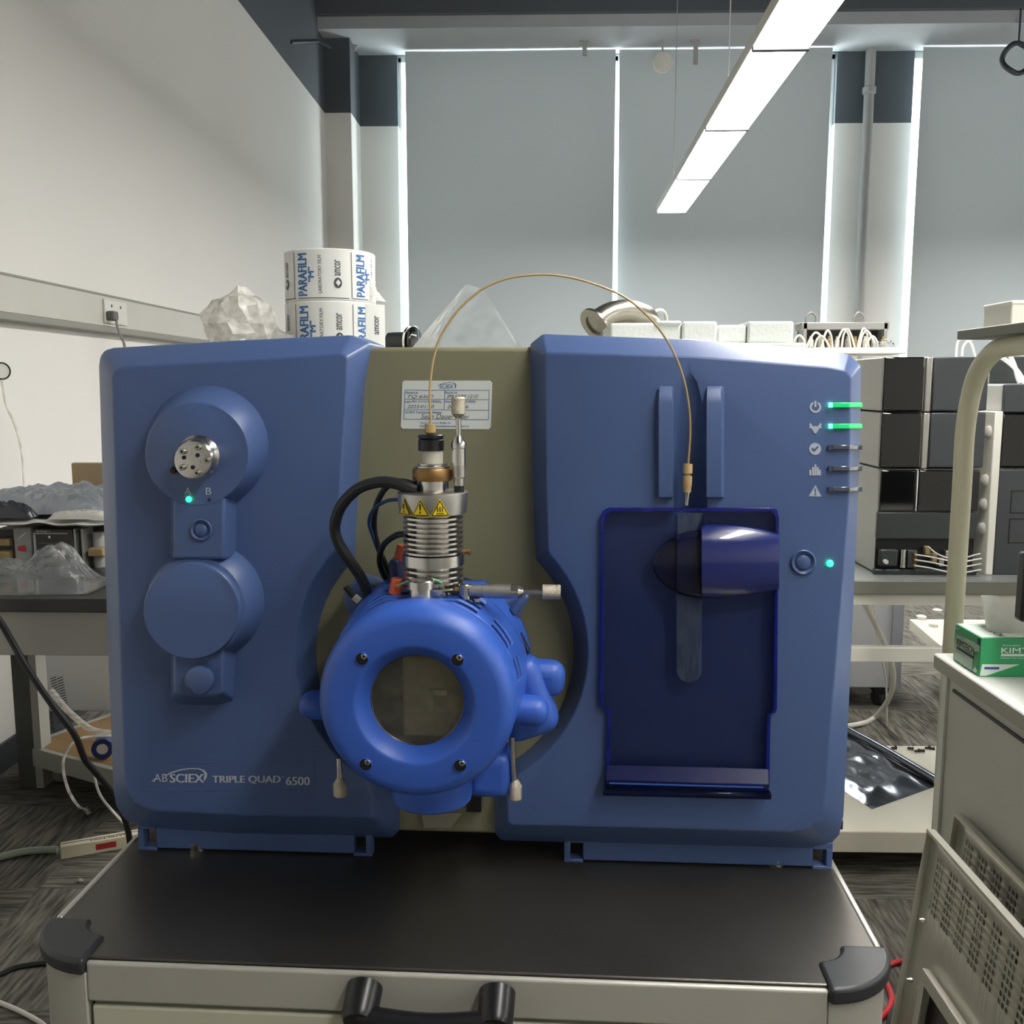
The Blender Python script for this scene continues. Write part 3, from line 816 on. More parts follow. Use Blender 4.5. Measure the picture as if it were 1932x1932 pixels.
part(MB().tube([HS(YF0 + .06, -30, .055), HS(YF0 + .05, -20, .02), HS(YF0 + .05, 120, .015), HS(YF0 + .055, 110, .035)], .003, 8), 'inner_wire', 'black_rubber', src)
# four deep screw wells with screws
for x, y in ((683, 1243), (863, 1245), (690, 1442), (868, 1444)):
    a = P(x, y, YF0 - .0008)
    w_ = part(MB().lathe([(-.0015, 11.5 * px), (-.0015, 12.5 * px), (.001, 12.8 * px)], a, (0, 1, 0), 24, False, False), 'screw_well', 'blue_housing', fr)
    part(MB().lathe([(0, 11.6 * px), (.001, 11.6 * px)], a + Vector((0, -.0004, 0)), (0, 1, 0), 24), 'well_hole', 'dark_hole', fr)
    s_ = part(MB().lathe([(-.0012, 4.6 * px), (-.0004, 6 * px), (.001, 6 * px)], a + Vector((.0025, -.0006, .003)), (0, 1, 0), 18), 'cap_screw', 'steel_satin', fr)
    part(MB().lathe([(-.0016, 2.4 * px), (-.001, 2.6 * px)], a + Vector((.0025, -.0008, .003)), (0, 1, 0), 6), 'screw_socket', 'dark_hole', fr)
# latches and lugs on the shell
def lump(name, cx, cy, yl, sx, sy, sz, m='blue_housing', roll=0, bev=.012):
    c = P(cx, cy, yl)
    M = Matrix.Translation(c) @ Matrix.Rotation(R(roll), 4, 'Y')
    return part(MB().box(-sx / 2, sx / 2, -sy / 2, sy / 2, -sz / 2, sz / 2, M), name, m, src, bev=bev, seg=4)
lump('latch', 990, 1339, -.105, .060, .040, .036, roll=4, bev=.016)
lump('latch', 1008, 1277, -.055, .080, .040, .048, roll=3, bev=.018)
lump('latch', 603, 1330, -.105, .050, .040, .034, roll=4, bev=.016)
lump('latch_web', 985, 1316, -.062, .075, .05, .105, roll=-20, bev=.02)
lump('side_hole', 987, 1213, -.062, .008, .014, .030, 'blue_groove', roll=-27, bev=.003)
lump('lower_block', 925, 1450, -.075, .060, .060, .060, bev=.014)
bz = P(815, 1540, -.155); bt = P(815, 1450, -.155).z - bz.z
part(MB().lathe([(0, 76 * px), (.003, 82 * px), (.012, 84 * px), (bt, 84 * px)], (P(815, 1500, -.105).x, -.105, bz.z), seg=64), 'exhaust_base', 'blue_housing', src, angle=40)
# knurled thumbscrews on rods below the housing
for pts, kx, ky0, ky1, r in (([(966, 1390), (968, 1440), (971, 1480)], 972.5, 1477, 1508, 12.5), ([(640, 1430), (641, 1476)], 642, 1473, 1502, 13)):
    yl = -.10; uu = U(yl)
    rod = part(MB().tube([P(x, y, yl) for x, y in pts], 5.2 * uu, 12, 3), 'thumbscrew_rod', 'steel', src)
    a = P(kx, ky1, yl); h = P(kx, ky0, yl).z - a.z
    part(MB().lathe([(0, r * .8 * uu), (.0015, r * uu), (h - .004, r * uu), (h - .002, r * .85 * uu), (h + .004, 6 * uu)], a, seg=28), 'knurled_knob', 'knurl', rod)
# blue clamps behind the housing left and right
def clamp(name, pts, yl, d, m='blue_cover'):
    return part(MB().prism([P(x, y, yl) for x, y in pts], (0, d, 0)), name, m, src, bev=.004, seg=3)
clamp('clamp', [(645, 1128), (668, 1092), (700, 1100), (740, 1130), (720, 1165), (690, 1180), (655, 1160)], -.01, .05)
clamp('clamp', [(905, 1128), (935, 1140), (990, 1122), (998, 1130), (975, 1172), (950, 1165)], -.04, .04)
clamp('clamp_lever', [(960, 1150), (992, 1121), (999, 1128), (970, 1165)], -.055, .012)
tip = part(MB().tube([P(652, 1106, -.02), P(662, 1119, -.02), P(670, 1127, -.02)], .0045, 10, 2), 'cable_tip', 'black_plastic', src)
part(MB().tube([P(668, 1125, -.02), P(678, 1134, -.02)], .005, 10, 0), 'cable_tip_end', 'white_plastic', src)
# ---- probe tower (vertical axis)
TY = -.10; TX = 817.5; ut = U(TY, 817, 1000)
ax = P(TX, 1000, TY)
def Z(y): return P(TX, y, TY).z
def tower(prof, name, m, parent=src, xpx=TX, seg=48, angle=35, label=None):
    """prof: list of (pixel y, pixel radius) from bottom to top"""
    z0 = Z(prof[0][0])
    return part(MB().lathe([(Z(y) - z0, r * ut) for y, r in prof], (P(xpx, 1000, TY).x, TY, z0), seg=seg), name, m, parent, angle=angle, label=label)
tower([(1150, 38), (968, 38)], 'probe_core', 'steel')
fin = 0
for y in [972 + 9.2 * k for k in range(8)] + [1070 + 10.2 * k for k in range(4)]:
    tower([(y + 4.6, 54), (y + 4.2, 56.5), (y + .6, 56.5), (y + .2, 54)], 'heat_fin', 'steel')
tower([(1064, 56.5), (1063.5, 58), (1043.5, 58), (1043, 56.5)], 'clamp_band', 'steel')
part(MB().lathe([(0, .003), (.006, .003), (.006, .0042), (.009, .0042)], P(TX + 57, 1041, TY), (1, 0, 0), 14), 'band_screw', 'brass', src)
co = tower([(968, 58), (966, 63), (940, 66), (928, 66), (926, 63)], 'probe_collar', 'steel_satin', label='satin steel collar with yellow warning labels')
tower([(930, 30), (903, 30)], 'probe_neck', 'steel')
tower([(906, 36), (903, 37.5), (886, 37.5), (882, 35)], 'brass_ring', 'brass')
tower([(883, 30), (881, 33), (879, 33), (878, 27), (876, 28), (874, 28), (873, 20)], 'probe_flange', 'steel')
tower([(876, 19.5), (849, 19.5)], 'probe_body', 'ceramic')
tower([(878, 5.5), (857, 5.5), (855, 4)], 'probe_stem', 'peek', xpx=812)
bc = tower([(850, 23), (849, 23.8), (830, 23.8), (828, 21.5), (826, 23.5), (821, 23.5), (819.5, 22)], 'probe_cap', 'black_plastic', xpx=815)
# warning triangles wrapped round the collar
def on_collar(x, y, e=.0006):
    s = max(-.98, min(.98, (x - TX) / 66.0)); th = math.asin(s); r = 66 * ut + e
    return Vector((ax.x + math.sin(th) * r, TY - math.cos(th) * r, Z(y) ))
OY = 4
OY = 2
blk = MB(); yel = MB(); ylo = MB()
def tri(mb, cx, y0, y1, hw, e):
    mb.add([on_collar(cx - hw, y1 - OY, e), on_collar(cx + hw, y1 - OY, e), on_collar(cx, y0 - OY, e)], [(0, 1, 2)])
def quad(mb, pts, e=.0021): mb.poly([on_collar(x, y - OY, e) for x, y in pts])
for cx in (773.5, 804.5, 838.5):
    hw = 12 if cx < 790 else 15
    tri(ylo, cx, 934.5, 968, hw + 1.8, .0008); tri(blk, cx, 937.5, 966.5, hw, .0012); tri(yel, cx, 941, 964.8, hw - 2.6, .0016)
quad(blk, [(772, 947), (775, 947), (773, 952.5), (775.5, 952.5), (772, 959), (772.6, 954.5), (770.5, 954.5)])
quad(blk, [(772, 960), (775, 960), (775, 962.5), (772, 962.5)])
quad(blk, [(803, 945), (806, 945), (805.3, 957), (803.7, 957)]); quad(blk, [(803.2, 959), (805.8, 959), (805.8, 962), (803.2, 962)])
for x in (834, 838, 842): quad(blk, [(x, 950), (x + 1.6, 950), (x + .6, 954), (x + 1.8, 959), (x + .2, 959), (x - .8, 954)])
quad(blk, [(832, 961.5), (845, 961.5), (845, 963), (832, 963)])
part(ylo, 'warning_label', 'yellow', co, recalc=False, kind='stuff'); part(yel, 'label_field', 'yellow', co, recalc=False, kind='stuff'); part(blk, 'label_symbols', 'dark_hole', co, recalc=False, kind='stuff')
# vertical micrometer
MX = 866
def mic(name, org, axis, segs, uu):
    o = None
    for nm, m, prof in segs:
        p = part(MB().lathe([(t * uu, r * uu) for t, r in prof], org, axis, 28), nm, m, o or src)
        o = o or p
    return o
mo = P(MX, 928, TY - .01); um = U(TY - .01, 866, 850)
mic('m', mo, (0, 0, 1), [
    ('micrometer_base', 'black_plastic', [(0, 9.5), (13, 9.5)]),
    ('micrometer_sleeve', 'steel_satin', [(12, 10), (26, 10), (28, 12.5), (50, 12.5)]),
    ('micrometer_barrel', 'steel', [(50, 13.2), (82, 13.2), (83, 14), (92, 14.5), (106, 6)]),
    ('micrometer_stem', 'steel', [(104, 5.2), (140, 5.2)]),
    ('micrometer_knob', 'knurl', [(138, 6), (146, 12), (147, 13.2), (175, 13.2), (178, 11)])], um)
# horizontal micrometer
ho = P(886, 1115, -.12); uh = U(-.12, 950, 1115)
part(MB().lathe([(0, 12 * uh), (26 * uh, 12 * uh), (28 * uh, 10.5 * uh)], P(877, 1129, -.12), seg=28), 'micrometer_post', 'steel', src)
mic('m', ho, (1, 0, 0), [
    ('micrometer_sleeve', 'steel_satin', [(0, 12), (24, 12), (25, 13), (45, 13)]),
    ('micrometer_barrel', 'steel_satin', [(45, 14), (78, 14)]),
    ('micrometer_nose', 'steel', [(78, 14), (92, 14), (102, 6)]),
    ('micrometer_stem', 'steel', [(100, 5), (138, 5)]),
    ('micrometer_knob', 'knurl', [(137, 12.5), (138.5, 14), (170, 14), (171.5, 12.5)])], uh)
part(MB().tube([P(840, 1112, -.12), P(868, 1114, -.12)], .004, 8, 0), 'adjust_rod', 'brass', src)
part(MB().box(P(895, 1130, -.12).x, P(906, 1130, -.12).x, -.125, -.115, P(900, 1136, -.12).z, P(900, 1127, -.12).z), 'hex_screw', 'steel', src, bev=.001)
# top thumb nut
tn = P(795, 1130, -.15); un = U(-.15, 795, 1110)
part(MB().lathe([(0, 21 * un), (20 * un, 21 * un), (21 * un, 24.5 * un), (35 * un, 24.5 * un), (37 * un, 22 * un)], tn, seg=40), 'thumb_nut', 'steel', src)
for x, y in ((745, 1112), (825, 1109)):
    part(MB().lathe([(0, .008), (.018, .008), (.02, .006)], P(x, y + 8, -.11), (.2, 0, 1), 14), 'terminal', 'orange', src)
part(MB().tube([P(748, 1106, -.12), P(775, 1095, -.13), P(810, 1092, -.14), P(832, 1099, -.135), P(833, 1110, -.125)], .0012, 6), 'earth_wire', 'green_wire', src)
part(MB().box(P(738, 1060, -.03).x, P(757, 1060, -.03).x, -.05, .0, P(745, 1100, -.03).z, P(745, 1052, -.03).z), 'connector_block', 'blue_dark', src, bev=.004)
part(MB().lathe([(0, .007), (.02, .007)], P(752, 1056, -.03), (.3, 0, 1), 12), 'terminal', 'orange', src)

# ------------------------------------------------------------------ cables and the capillary
def cable(name, pts, r, m, label, cat='cable', seg=10):
    return solo(MB().tube([P(*q) for q in pts], r, seg), name, m, label, cat, 'I')
cable('power_cable', [(786, 925, -.115), (768, 919, -.115), (742, 911, -.11), (712, 910, -.105), (676, 922, -.10), (645, 953, -.09), (632, 990, -.08), (637, 1020, -.075), (656, 1052, -.07), (679, 1086, -.06), (692, 1116, -.05), (696, 1148, -.035)], .0072, 'black_rubber', 'thick black cable looping from the probe collar down to the left clamp')
cable('signal_cable', [(784, 914, -.095), (750, 908, -.08), (725, 924, -.06), (709, 958, -.04), (706, 998, -.02), (715, 1036, -.005), (732, 1075, .01), (738, 1096, .02)], .0040, 'black_rubber', 'thin black cable bowing down behind the thick cable')
cable('ground_cable', [(758, 942, -.10), (730, 945, -.085), (705, 961, -.06), (696, 985, -.04), (703, 1010, -.02), (716, 1045, .0), (736, 1082, .012)], .0024, 'blue_wire', 'thin blue cable from the collar to behind the probe')
cable('heater_cable', [(770, 1008, -.10), (748, 1010, -.08), (724, 1028, -.05), (716, 1055, -.03), (722, 1080, -.01), (734, 1100, 0.01)], .0040, 'black_rubber', 'short black cable entering the fins at mid height')
cap_px = [(813, 803), (811.5, 767), (811, 735), (814, 700), (819, 672), (832, 634), (862, 588), (905, 549), (952, 527), (1010, 518.5), (1062, 521), (1122, 536), (1182, 563), (1232, 607), (1267, 657), (1289, 712), (1300, 770), (1302, 820), (1298, 878)]
ct = thing('capillary_tube', 'thin tan capillary tube arching from the probe to the right cover', 'tube', P(1298, 950, -.01), 'I')
N_ = len(cap_px)
part(MB().tube([P(x, y, TY + (.088) * (i / (N_ - 1)) - .03 * math.sin(math.pi * i / (N_ - 1))) for i, (x, y) in enumerate(cap_px)], .0014, 8), 'capillary', 'peek', ct)
part(MB().lathe([(Z(819) - Z(819), 7 * ut), (Z(816) - Z(819), 10 * ut), (Z(800) - Z(819), 10 * ut)], (P(814, 1000, TY).x, TY, Z(819)), seg=24), 'finger_nut', 'peek', ct)
ue = U(-.011, 1298, 900)
e0 = P(1295, 953, -.011); e1 = P(1298, 872, -.011)
part(MB().lathe([(0, 3.6 * ue), (12 * ue, 4 * ue), (26 * ue, 6.5 * ue)], e0, e1 - e0, 18), 'ferrule', 'steel', ct)
part(MB().lathe([(25 * ue, 7.5 * ue), (36 * ue, 8.2 * ue), (38 * ue, 9 * ue), (56 * ue, 9 * ue), (57 * ue, 5 * ue), (60 * ue, 5 * ue), (61 * ue, 9 * ue), (79 * ue, 9 * ue)], e0, e1 - e0, 18), 'union_fitting', 'peek', ct)
# ------------------------------------------------------------------ the cart under the spectrometer
mat('cart_grey', (176, 174, 164), 0.42, 0.25, bump=0.1, bscale=300)
mat('cart_alu', (186, 184, 176), 0.34, 0.7, stretch=(1, 1, 1), var=0.04)
mat('drawer_cream', (186, 184, 164), 0.45)
mat('cap_black', (42, 44, 47), 0.42, bump=0.2, bscale=900)
mat('cart_top', (92, 89, 84), 0.36, 0.8, var=0.35, vscale=5)
CM = Matrix.Translation((0, 0, 0)) @ Matrix.Rotation(R(-2.2), 4, 'Z')
CMI = CM.inverted()
fl, frr = CMI @ HZ(150, 1815, TABLE), CMI @ HZ(1590, 1860, TABLE)
yf = (fl.y + frr.y) / 2
xl = (CMI @ HZ(115, 1722, TABLE)).x; xr = (CMI @ HZ(1652, 1770, TABLE)).x
yk = yf + .82
ct_ = thing('equipment_cart', 'grey metal cart with dark top, black corner caps and a drawer', 'cart', ((xl + xr) / 2, (yf + yk) / 2, 0), CM)
pw = .085
tp = []
for cx_, cy_, a_ in ((xl + pw, yf + pw, 180), (xr - pw, yf + pw, 270), (xr - pw, yk - pw, 0), (xl + pw, yk - pw, 90)):
    tp += [Vector((cx_ + (pw - .006) * math.cos(R(a_ + 9 * k)), cy_ + (pw - .006) * math.sin(R(a_ + 9 * k)), TABLE - .022)) for k in range(11)]
part(MB().prism(tp, (0, 0, .022)), 'top_plate', 'cart_top', ct_, bev=.002)
for x in (xl, xr - .008):
    part(MB().box(x, x + .008, yf + pw, yk - pw, TABLE - .05, TABLE + .002), 'side_rail', 'cart_alu', ct_, bev=.002)
for y in (yf - .004, yk - .004):
    part(MB().box(xl + pw, xr - pw, y, y + .008, TABLE - .052, TABLE - .001), 'end_rail', 'cart_grey', ct_, bev=.0035, seg=3)
# rounded corner posts with black caps
def corner(x, y, sx, sy):
    rO = pw
    cx, cy = x + sx * rO, y + sy * rO
    def outline(r, ri, n=14):
        a0 = math.atan2(-sy, -sx)
        pts = []
        for k in range(n + 1):
            a = -math.pi / 4 + (math.pi / 2) * k / n
            pts.append((cx + r * math.cos(a0 + a), cy + r * math.sin(a0 + a)))
        return pts
    o = outline(rO, 0)
    inner = (cx, cy)
    post = [Vector((p[0], p[1], 0.13)) for p in o] + [Vector((cx, cy, .13))]
    part(MB().prism(post, (0, 0, TABLE - .015 - .13)), 'corner_post', 'cart_grey', ct_, bev=.002)
    # cap: quarter disc with a concave inner edge
    a0 = math.atan2(-sy, -sx)
    ro = rO + .006
    out = [(cx + ro * math.cos(a0 - math.pi / 4 + math.pi / 2 * k / 14), cy + ro * math.sin(a0 - math.pi / 4 + math.pi / 2 * k / 14)) for k in range(15)]
    q0 = out[0]; q1 = out[-1]
    iv = Vector((sx, sy, 0)).normalized()
    e0 = (q0[0], q0[1]); e1 = (q1[0], q1[1])
    ri = .05
    ic_ = (cx + sx * .002, cy + sy * .002)
    # concave edge: arc bulging towards the outer corner
    s0 = Vector((q1[0] + (sx * .012 if abs(q1[0] - cx) > abs(q1[1] - cy) else 0), q1[1] + (sy * .012 if abs(q1[1] - cy) >= abs(q1[0] - cx) else 0)))
    arc = []
    A0 = math.atan2(q1[1] - cy, q1[0] - cx); 
    for k in range(11):
        a = a0 + math.pi / 4 - math.pi / 2 * k / 10
        arc.append((cx + .034 * math.cos(a), cy + .034 * math.sin(a)))
    pts = out + arc
    part(MB().prism([Vector((p[0], p[1], TABLE - .016)) for p in pts], (0, 0, .021)), 'corner_cap', 'cap_black', ct_, bev=.005, seg=3, label='black plastic corner cap')
for x, sx in ((xl, 1), (xr, -1)):
    for y, sy in ((yf - .004, 1), (yk, -1)): corner(x, y, sx, sy)
part(MB().box(xl + .02, xr - .02, yf + .03, yk - .03, .13, TABLE - .055), 'body', 'cart_grey', ct_)
dz = .17
zt0 = TABLE - .058
for k in range(2):
    dr = part(MB().box(xl + pw + .004, xr - pw - .004, yf - .002, yf + .03, zt0 - dz * (k + 1) + .006, zt0 - dz * k), 'drawer', 'drawer_cream', ct_, bev=.003)
    # bow handle: two stout posts and a curved bar
    cz = zt0 - dz * k - .028
    ha, hb = CMI @ HY(690, 1870, yf), CMI @ HY(935, 1880, yf)
    hx0, hx1 = (CMI @ HZ(688, 1880, TABLE - .03)).x, (CMI @ HZ(938, 1890, TABLE - .03)).x
    hz = TABLE - .020 - dz * k
    hd = MB()
    for hx in (hx0, hx1):
        hd.lathe([(0, .0215), (.036, .0205), (.042, .017)], (hx, yf - .003, hz), (0, -1, -.45), 24)
    hd.tube([(hx0, yf - .036, hz - .013), ((hx0 + hx1) / 2, yf - .040, hz - .017), (hx1, yf - .036, hz - .013)], .0125, 14, 6)
    part(hd, 'handle', 'black_plastic', dr, angle=40)
for x in (xl + .07, xr - .07):
    for y in (yf + .07, yk - .07):
        w_ = part(MB().lathe([(-.016, .045), (-.013, .05), (.013, .05), (.016, .045)], (x, y, .05), (1, 0, 0), 24), 'castor_wheel', 'black_rubber', ct_)
        part(MB().box(x - .022, x + .022, y - .03, y + .03, .085, .13), 'castor_fork', 'steel_satin', w_, bev=.003)

# ------------------------------------------------------------------ things lying on top of the spectrometer
ZD = TABLE + zt_deck if 'zt_deck' in globals() else (IM @ Vector((0, .4, zt - .003))).z
mat('film_paper', (226, 227, 222), 0.6, var=0.03, vscale=10)
mat('tissue_white', (232, 230, 222), 0.7, var=0.03)
thin_cloth(MATS['tissue_white'], 0.5)
clear('bag_clear', (240, 242, 242), gloss=0.16, haze=0.16, hazecol=(235, 238, 238), rough=0.12)
clear('bag_milky', (240, 240, 236), gloss=0.16, haze=0.75, hazecol=(252, 250, 244), rough=0.2)
mat('foam', (226, 230, 226), 0.7, bump=0.8, bscale=160, var=0.05, vscale=60)
mat('pipe_steel', (168, 164, 152), 0.3, 1.0, var=0.1)
def film_roll(px_l, px_r, yrow, z0, h, label, flap):
    Yc = 1.72
    a, b = HY(px_l, yrow, Yc).x, HY(px_r, yrow, Yc).x
    r = (b - a) / 2; c = Vector(((a + b) / 2, Yc, z0))
    t = thing('film_roll', label, 'roll', c, group='rolls of laboratory film on the spectrometer')
    body = MB().lathe([(0, r * .97), (.002, r), (h - .002, r), (h, r * .97), (h, r * .35), (h - .012, r * .34)], c, seg=64)
    part(body, 'paper_roll', 'film_paper', t)
    part(MB().lathe([(h - .011, r * .33), (h + .0005, r * .33), (h + .0005, r * .27), (h - .011, r * .26)], c, seg=32, cap1=False), 'core', 'trunk_grey', t)
    def W(u, v, e=.0006):                        # u: arc length from the front, v: height
        th = u / r
        return c + Vector((math.sin(th) * (r + e), -math.cos(th) * (r + e), v))
    # repeating print: lines turned upright along the roll's axis
    per = .105
    for k in range(-1, 2):
        u0_ = -.048 + k * per
        def col(m_, s, ua, ub, va, vb, bold):
            mb = MB(); put_text(mb, s, lambda p, q: W(u0_ + ub + (ua - ub) * q, va * h + (vb - va) * h * p), bold)
            part(mb, 'lettering', m_, t, recalc=False)
        col('print_blue', 'PARAFILM', .006, .024, .10, .90, .05)
        col('print_blue', '\u201cM\u201d', .026, .037, .36, .64, .05)
        col('print_ink', 'LABORATORY FILM', .044, .050, .14, .86, .0)
        col('print_ink', 'amcor', .072, .082, .48, .78, .01)
        part(MB().add([W(u0_ + .077 + .007 * math.cos(R(30 * i)), h * .34 + .009 * math.sin(R(30 * i))) for i in range(12)], [tuple(range(12))]), 'logo_mark', 'print_ink', t, recalc=False)
        part(MB().add([W(u0_ + .0775 + .0042 * math.cos(R(90 * i)), h * .345 + .0055 * math.sin(R(90 * i)), .0012) for i in range(4)], [(0, 1, 2, 3)]), 'logo_mark', 'film_paper', t, recalc=False)
        part(MB().add([W(u0_ - .004, .06 * h), W(u0_ - .0028, .06 * h), W(u0_ - .0028, .94 * h), W(u0_ - .004, .94 * h)], [(0, 1, 2, 3)]), 'print_rule', 'print_ink', t, recalc=False)
    rule2 = MB().add([W(-.09 + .006 * i, .004, .0008) for i in range(31)] + [W(-.09 + .006 * i, .0052, .0008) for i in range(31)], [(i, i + 1, 32 + i, 31 + i) for i in range(30) if i % 16 != 7])
    if h and flap: part(rule2, 'print_rule', 'print_ink', t, recalc=False, kind='stuff')
    return t, c, r, W
H1, H2 = .094, .087
t1, c1, r1, W1 = film_roll(541, 712, 600, ZD, H1, 'lower of the two stacked laboratory film rolls', True)
# loose paper end leaving the lower roll on the right
th0 = R(56)
p0 = c1 + Vector((math.sin(th0) * (r1 + .0008), -math.cos(th0) * (r1 + .0008), 0))
tg = Vector((math.cos(th0), math.sin(th0) - .55, 0)).normalized()
tail = MB().grid(lambda u, v: p0 + tg * (.034 * u) + Vector((0, .0, .001 + (H1 - .004) * v)) + Vector((0, .006 * u * u, 0)), 8, 4)
tl_ = part(tail, 'loose_end', 'film_paper', t1)
q = MB(); put_text(q, 'amcor', lambda p, s: p0 + tg * (.024 - .008 * s) + Vector((0, .006 * (.5) ** 2 - .0008, H1 * (.42 + .34 * p))), .02)
part(q, 'lettering', 'print_ink', tl_, recalc=False)
t2, c2, r2, W2 = film_roll(539, 707, 510, ZD + H1, H2, 'upper film roll with a torn edge', True)
tn_ = MB().grid(lambda u, v: c2 + Vector((math.sin(1.2 + .3 * u) * (r2 + .001 + .02 * u * (1 - v) + .004 * noise.noise(Vector((u * 9, v * 9, 1)))), -math.cos(1.2 + .3 * u) * (r2 + .001 + .02 * u * (1 - v)), H2 * (.05 + .5 * v * (1 - .5 * u)))), 8, 6)
part(tn_, 'torn_film', 'bag_milky', t2)
# crumpled white bag, tissue, hose, clear bag, steel elbow, foam trays
def deck(x, Y): return Vector((HY(x, 600, Y).x, Y, ZD))
d = deck(450, 1.62)
solo(crumple(2, d + Vector((0, 0, .052)), (.060, .06, .062), 3, .42, 1.5, ZD), 'crumpled_bag', 'bag_milky', 'crumpled white plastic bag at the left end of the spectrometer top', 'bag', angle=0)
d = deck(520, 1.66)
solo(crumple(5, d + Vector((0, 0, .02)), (.030, .03, .034), 2, .5, 1.6, ZD), 'crumpled_tissue', 'tissue_white', 'small crumpled white tissue between the bag and the film rolls', 'tissue', angle=0)
d = deck(512, 1.61)
solo(MB().box(d.x - .02, d.x + .018, d.y - .02, d.y + .02, ZD, ZD + .026), 'connector_cap', 'black_plastic', 'small black block beside the crumpled tissue', 'block', bev=.004)
a, b = HY(715, 612, 1.72), HY(760, 608, 1.74)
hz_ = ZD + .0305
t = thing('rubber_hose', 'short black hose with ringed end to the right of the film rolls', 'hose', Vector((b.x, 1.74, ZD)))
part(MB().lathe([(0, .021), (.05, .022), (.052, .024), (b.x - a.x, .024)], Vector((a.x, 1.84, hz_)), (1, -.3, 0), 24), 'hose_body', 'black_rubber', t)
for k in range(2):
    part(MB().lathe([(0, .027), (.002, .030), (.006, .030), (.008, .027)], Vector((b.x + .010 * k, 1.80 - .012 * k + .006, hz_)), (1, -.3, 0), 28), 'hose_ring', 'black_gloss' if k else 'steel', t)
def bag_tent():
    Yb = 1.56
    A = HY(768, 650, 1.50); Bp = HY(992, 648, 1.48); T = HY(893, 531, 1.62); A2 = HY(808, 640, 1.70); B2 = HY(985, 640, 1.70)
    for q in (A, Bp, A2, B2): q.z = ZD + .001
    mb = MB()
    n = 14
    def patch(p, q, r_, s, seed):
        def fn(u, v):
            w = (p * (1 - u) + q * u) * (1 - v) + (s * (1 - u) + r_ * u) * v
            e = 4 * min(u, 1 - u, .25) * 4 * min(v, 1 - v, .25)
            k = w * 24 + Vector((seed, 0, 0))
            return w + Vector((0, 1, .4)) * (.016 * (abs(noise.noise(k * .7)) - .3) + .004 * noise.noise(k * 1.6)) * min(1, e)
        mb.grid(fn, n, n)
    T1 = T + Vector((-.012, 0, -.004)); T2 = T + Vector((.014, .0, -.012))
    patch(A, Bp, T2, T1, 1); patch(A2, B2, T2, T1, 2)
    patch(Bp, B2, T2, T2, 3); patch(A, A2, T1, T1, 4)
    return mb
solo(bag_tent(), 'clear_bag', 'bag_clear', 'clear plastic bag standing like a tent on the olive deck', 'bag', angle=18)
fl_ = MB().grid(lambda u, v: Vector((HY(716, 640, 1.5).x + .045 * u, 1.45 + .2 * v, ZD + .002 + .006 * abs(noise.noise(Vector((u * 6, v * 6, 3)))))), 16, 16)
solo(fl_, 'plastic_film', 'bag_clear', 'flat clear plastic film lying at the front of the deck', 'film', angle=18)
# steel vacuum elbow: flange, bend
Ye = 1.81
t = thing('vacuum_elbow', 'steel vacuum pipe elbow with flange beside the foam tray', 'pipe', Vector((HY(1165, 620, Ye).x, Ye, ZD)))
pts = [HY(x, y, Ye + .010 * k) for k, (x, y) in enumerate(((1124, 612), (1137, 601), (1155, 592), (1180, 588), (1205, 594), (1224, 610), (1232, 640)))]
pts[-1].z = ZD + .001
part(MB().tube(pts, lambda k: .0225, 28, 6), 'bend', 'pipe_steel', t, angle=60)
dirx = (pts[1] - pts[0]).normalized(); e0 = pts[0]
part(MB().lathe([(.03, .0200), (-.0045, .0205), (-.0045, .034), (.001, .034), (.007, .0225)], e0, dirx, 36, False, False), 'flange', 'pipe_steel', t)
part(MB().lathe([(.03, .0205), (.031, .019)], e0, dirx, 28), 'bore', 'dark_steel', t)
# foam trays
Yt = 1.56
f0, f1 = HY(1150, 640, Yt).x, HY(1505, 640, Yt).x
zt1 = HY(1300, 606, Yt).z; zb1 = ZD
t = thing('foam_tray', 'white polystyrene packing tray lying on the right cover', 'packaging', Vector(((f0 + f1) / 2, Yt + .08, ZD)))
part(MB().box(f0, f1 + .010, Yt - .01, Yt + .2, ZD, ZD + (zt1 - ZD) * .35), 'tray_base', 'foam', t, bev=.003)
for a, b, k in ((1152, 1288, .96), (1288, 1355, 1.0), (1355, 1412, .90), (1412, 1500, 1.0)):
    part(MB().box(HY(a, 600, Yt).x, HY(b, 600, Yt).x - .001, Yt + (0 if k == 1 else .006), Yt + .18, ZD + (zt1 - ZD) * .35, ZD + (zt1 - ZD) * k), 'tray_block', 'foam', t, bev=.004)
part(MB().box(HY(1238, 600, Yt).x, HY(1286, 600, Yt).x, Yt - .0, Yt + .16, ZD + (zt1 - ZD) * .9, zt1 + .001), 'tray_block', 'foam', t, bev=.003)
solo(MB().tube([HY(1228, 628, 1.85), HY(1228, 600, 1.85), HY(1240, 586, 1.86), HY(1255, 592, 1.87), HY(1258, 628, 1.88)], .0035, 8), 'wire_loop', 'white_plastic', 'white wire loop sticking up behind the steel elbow', 'wire')
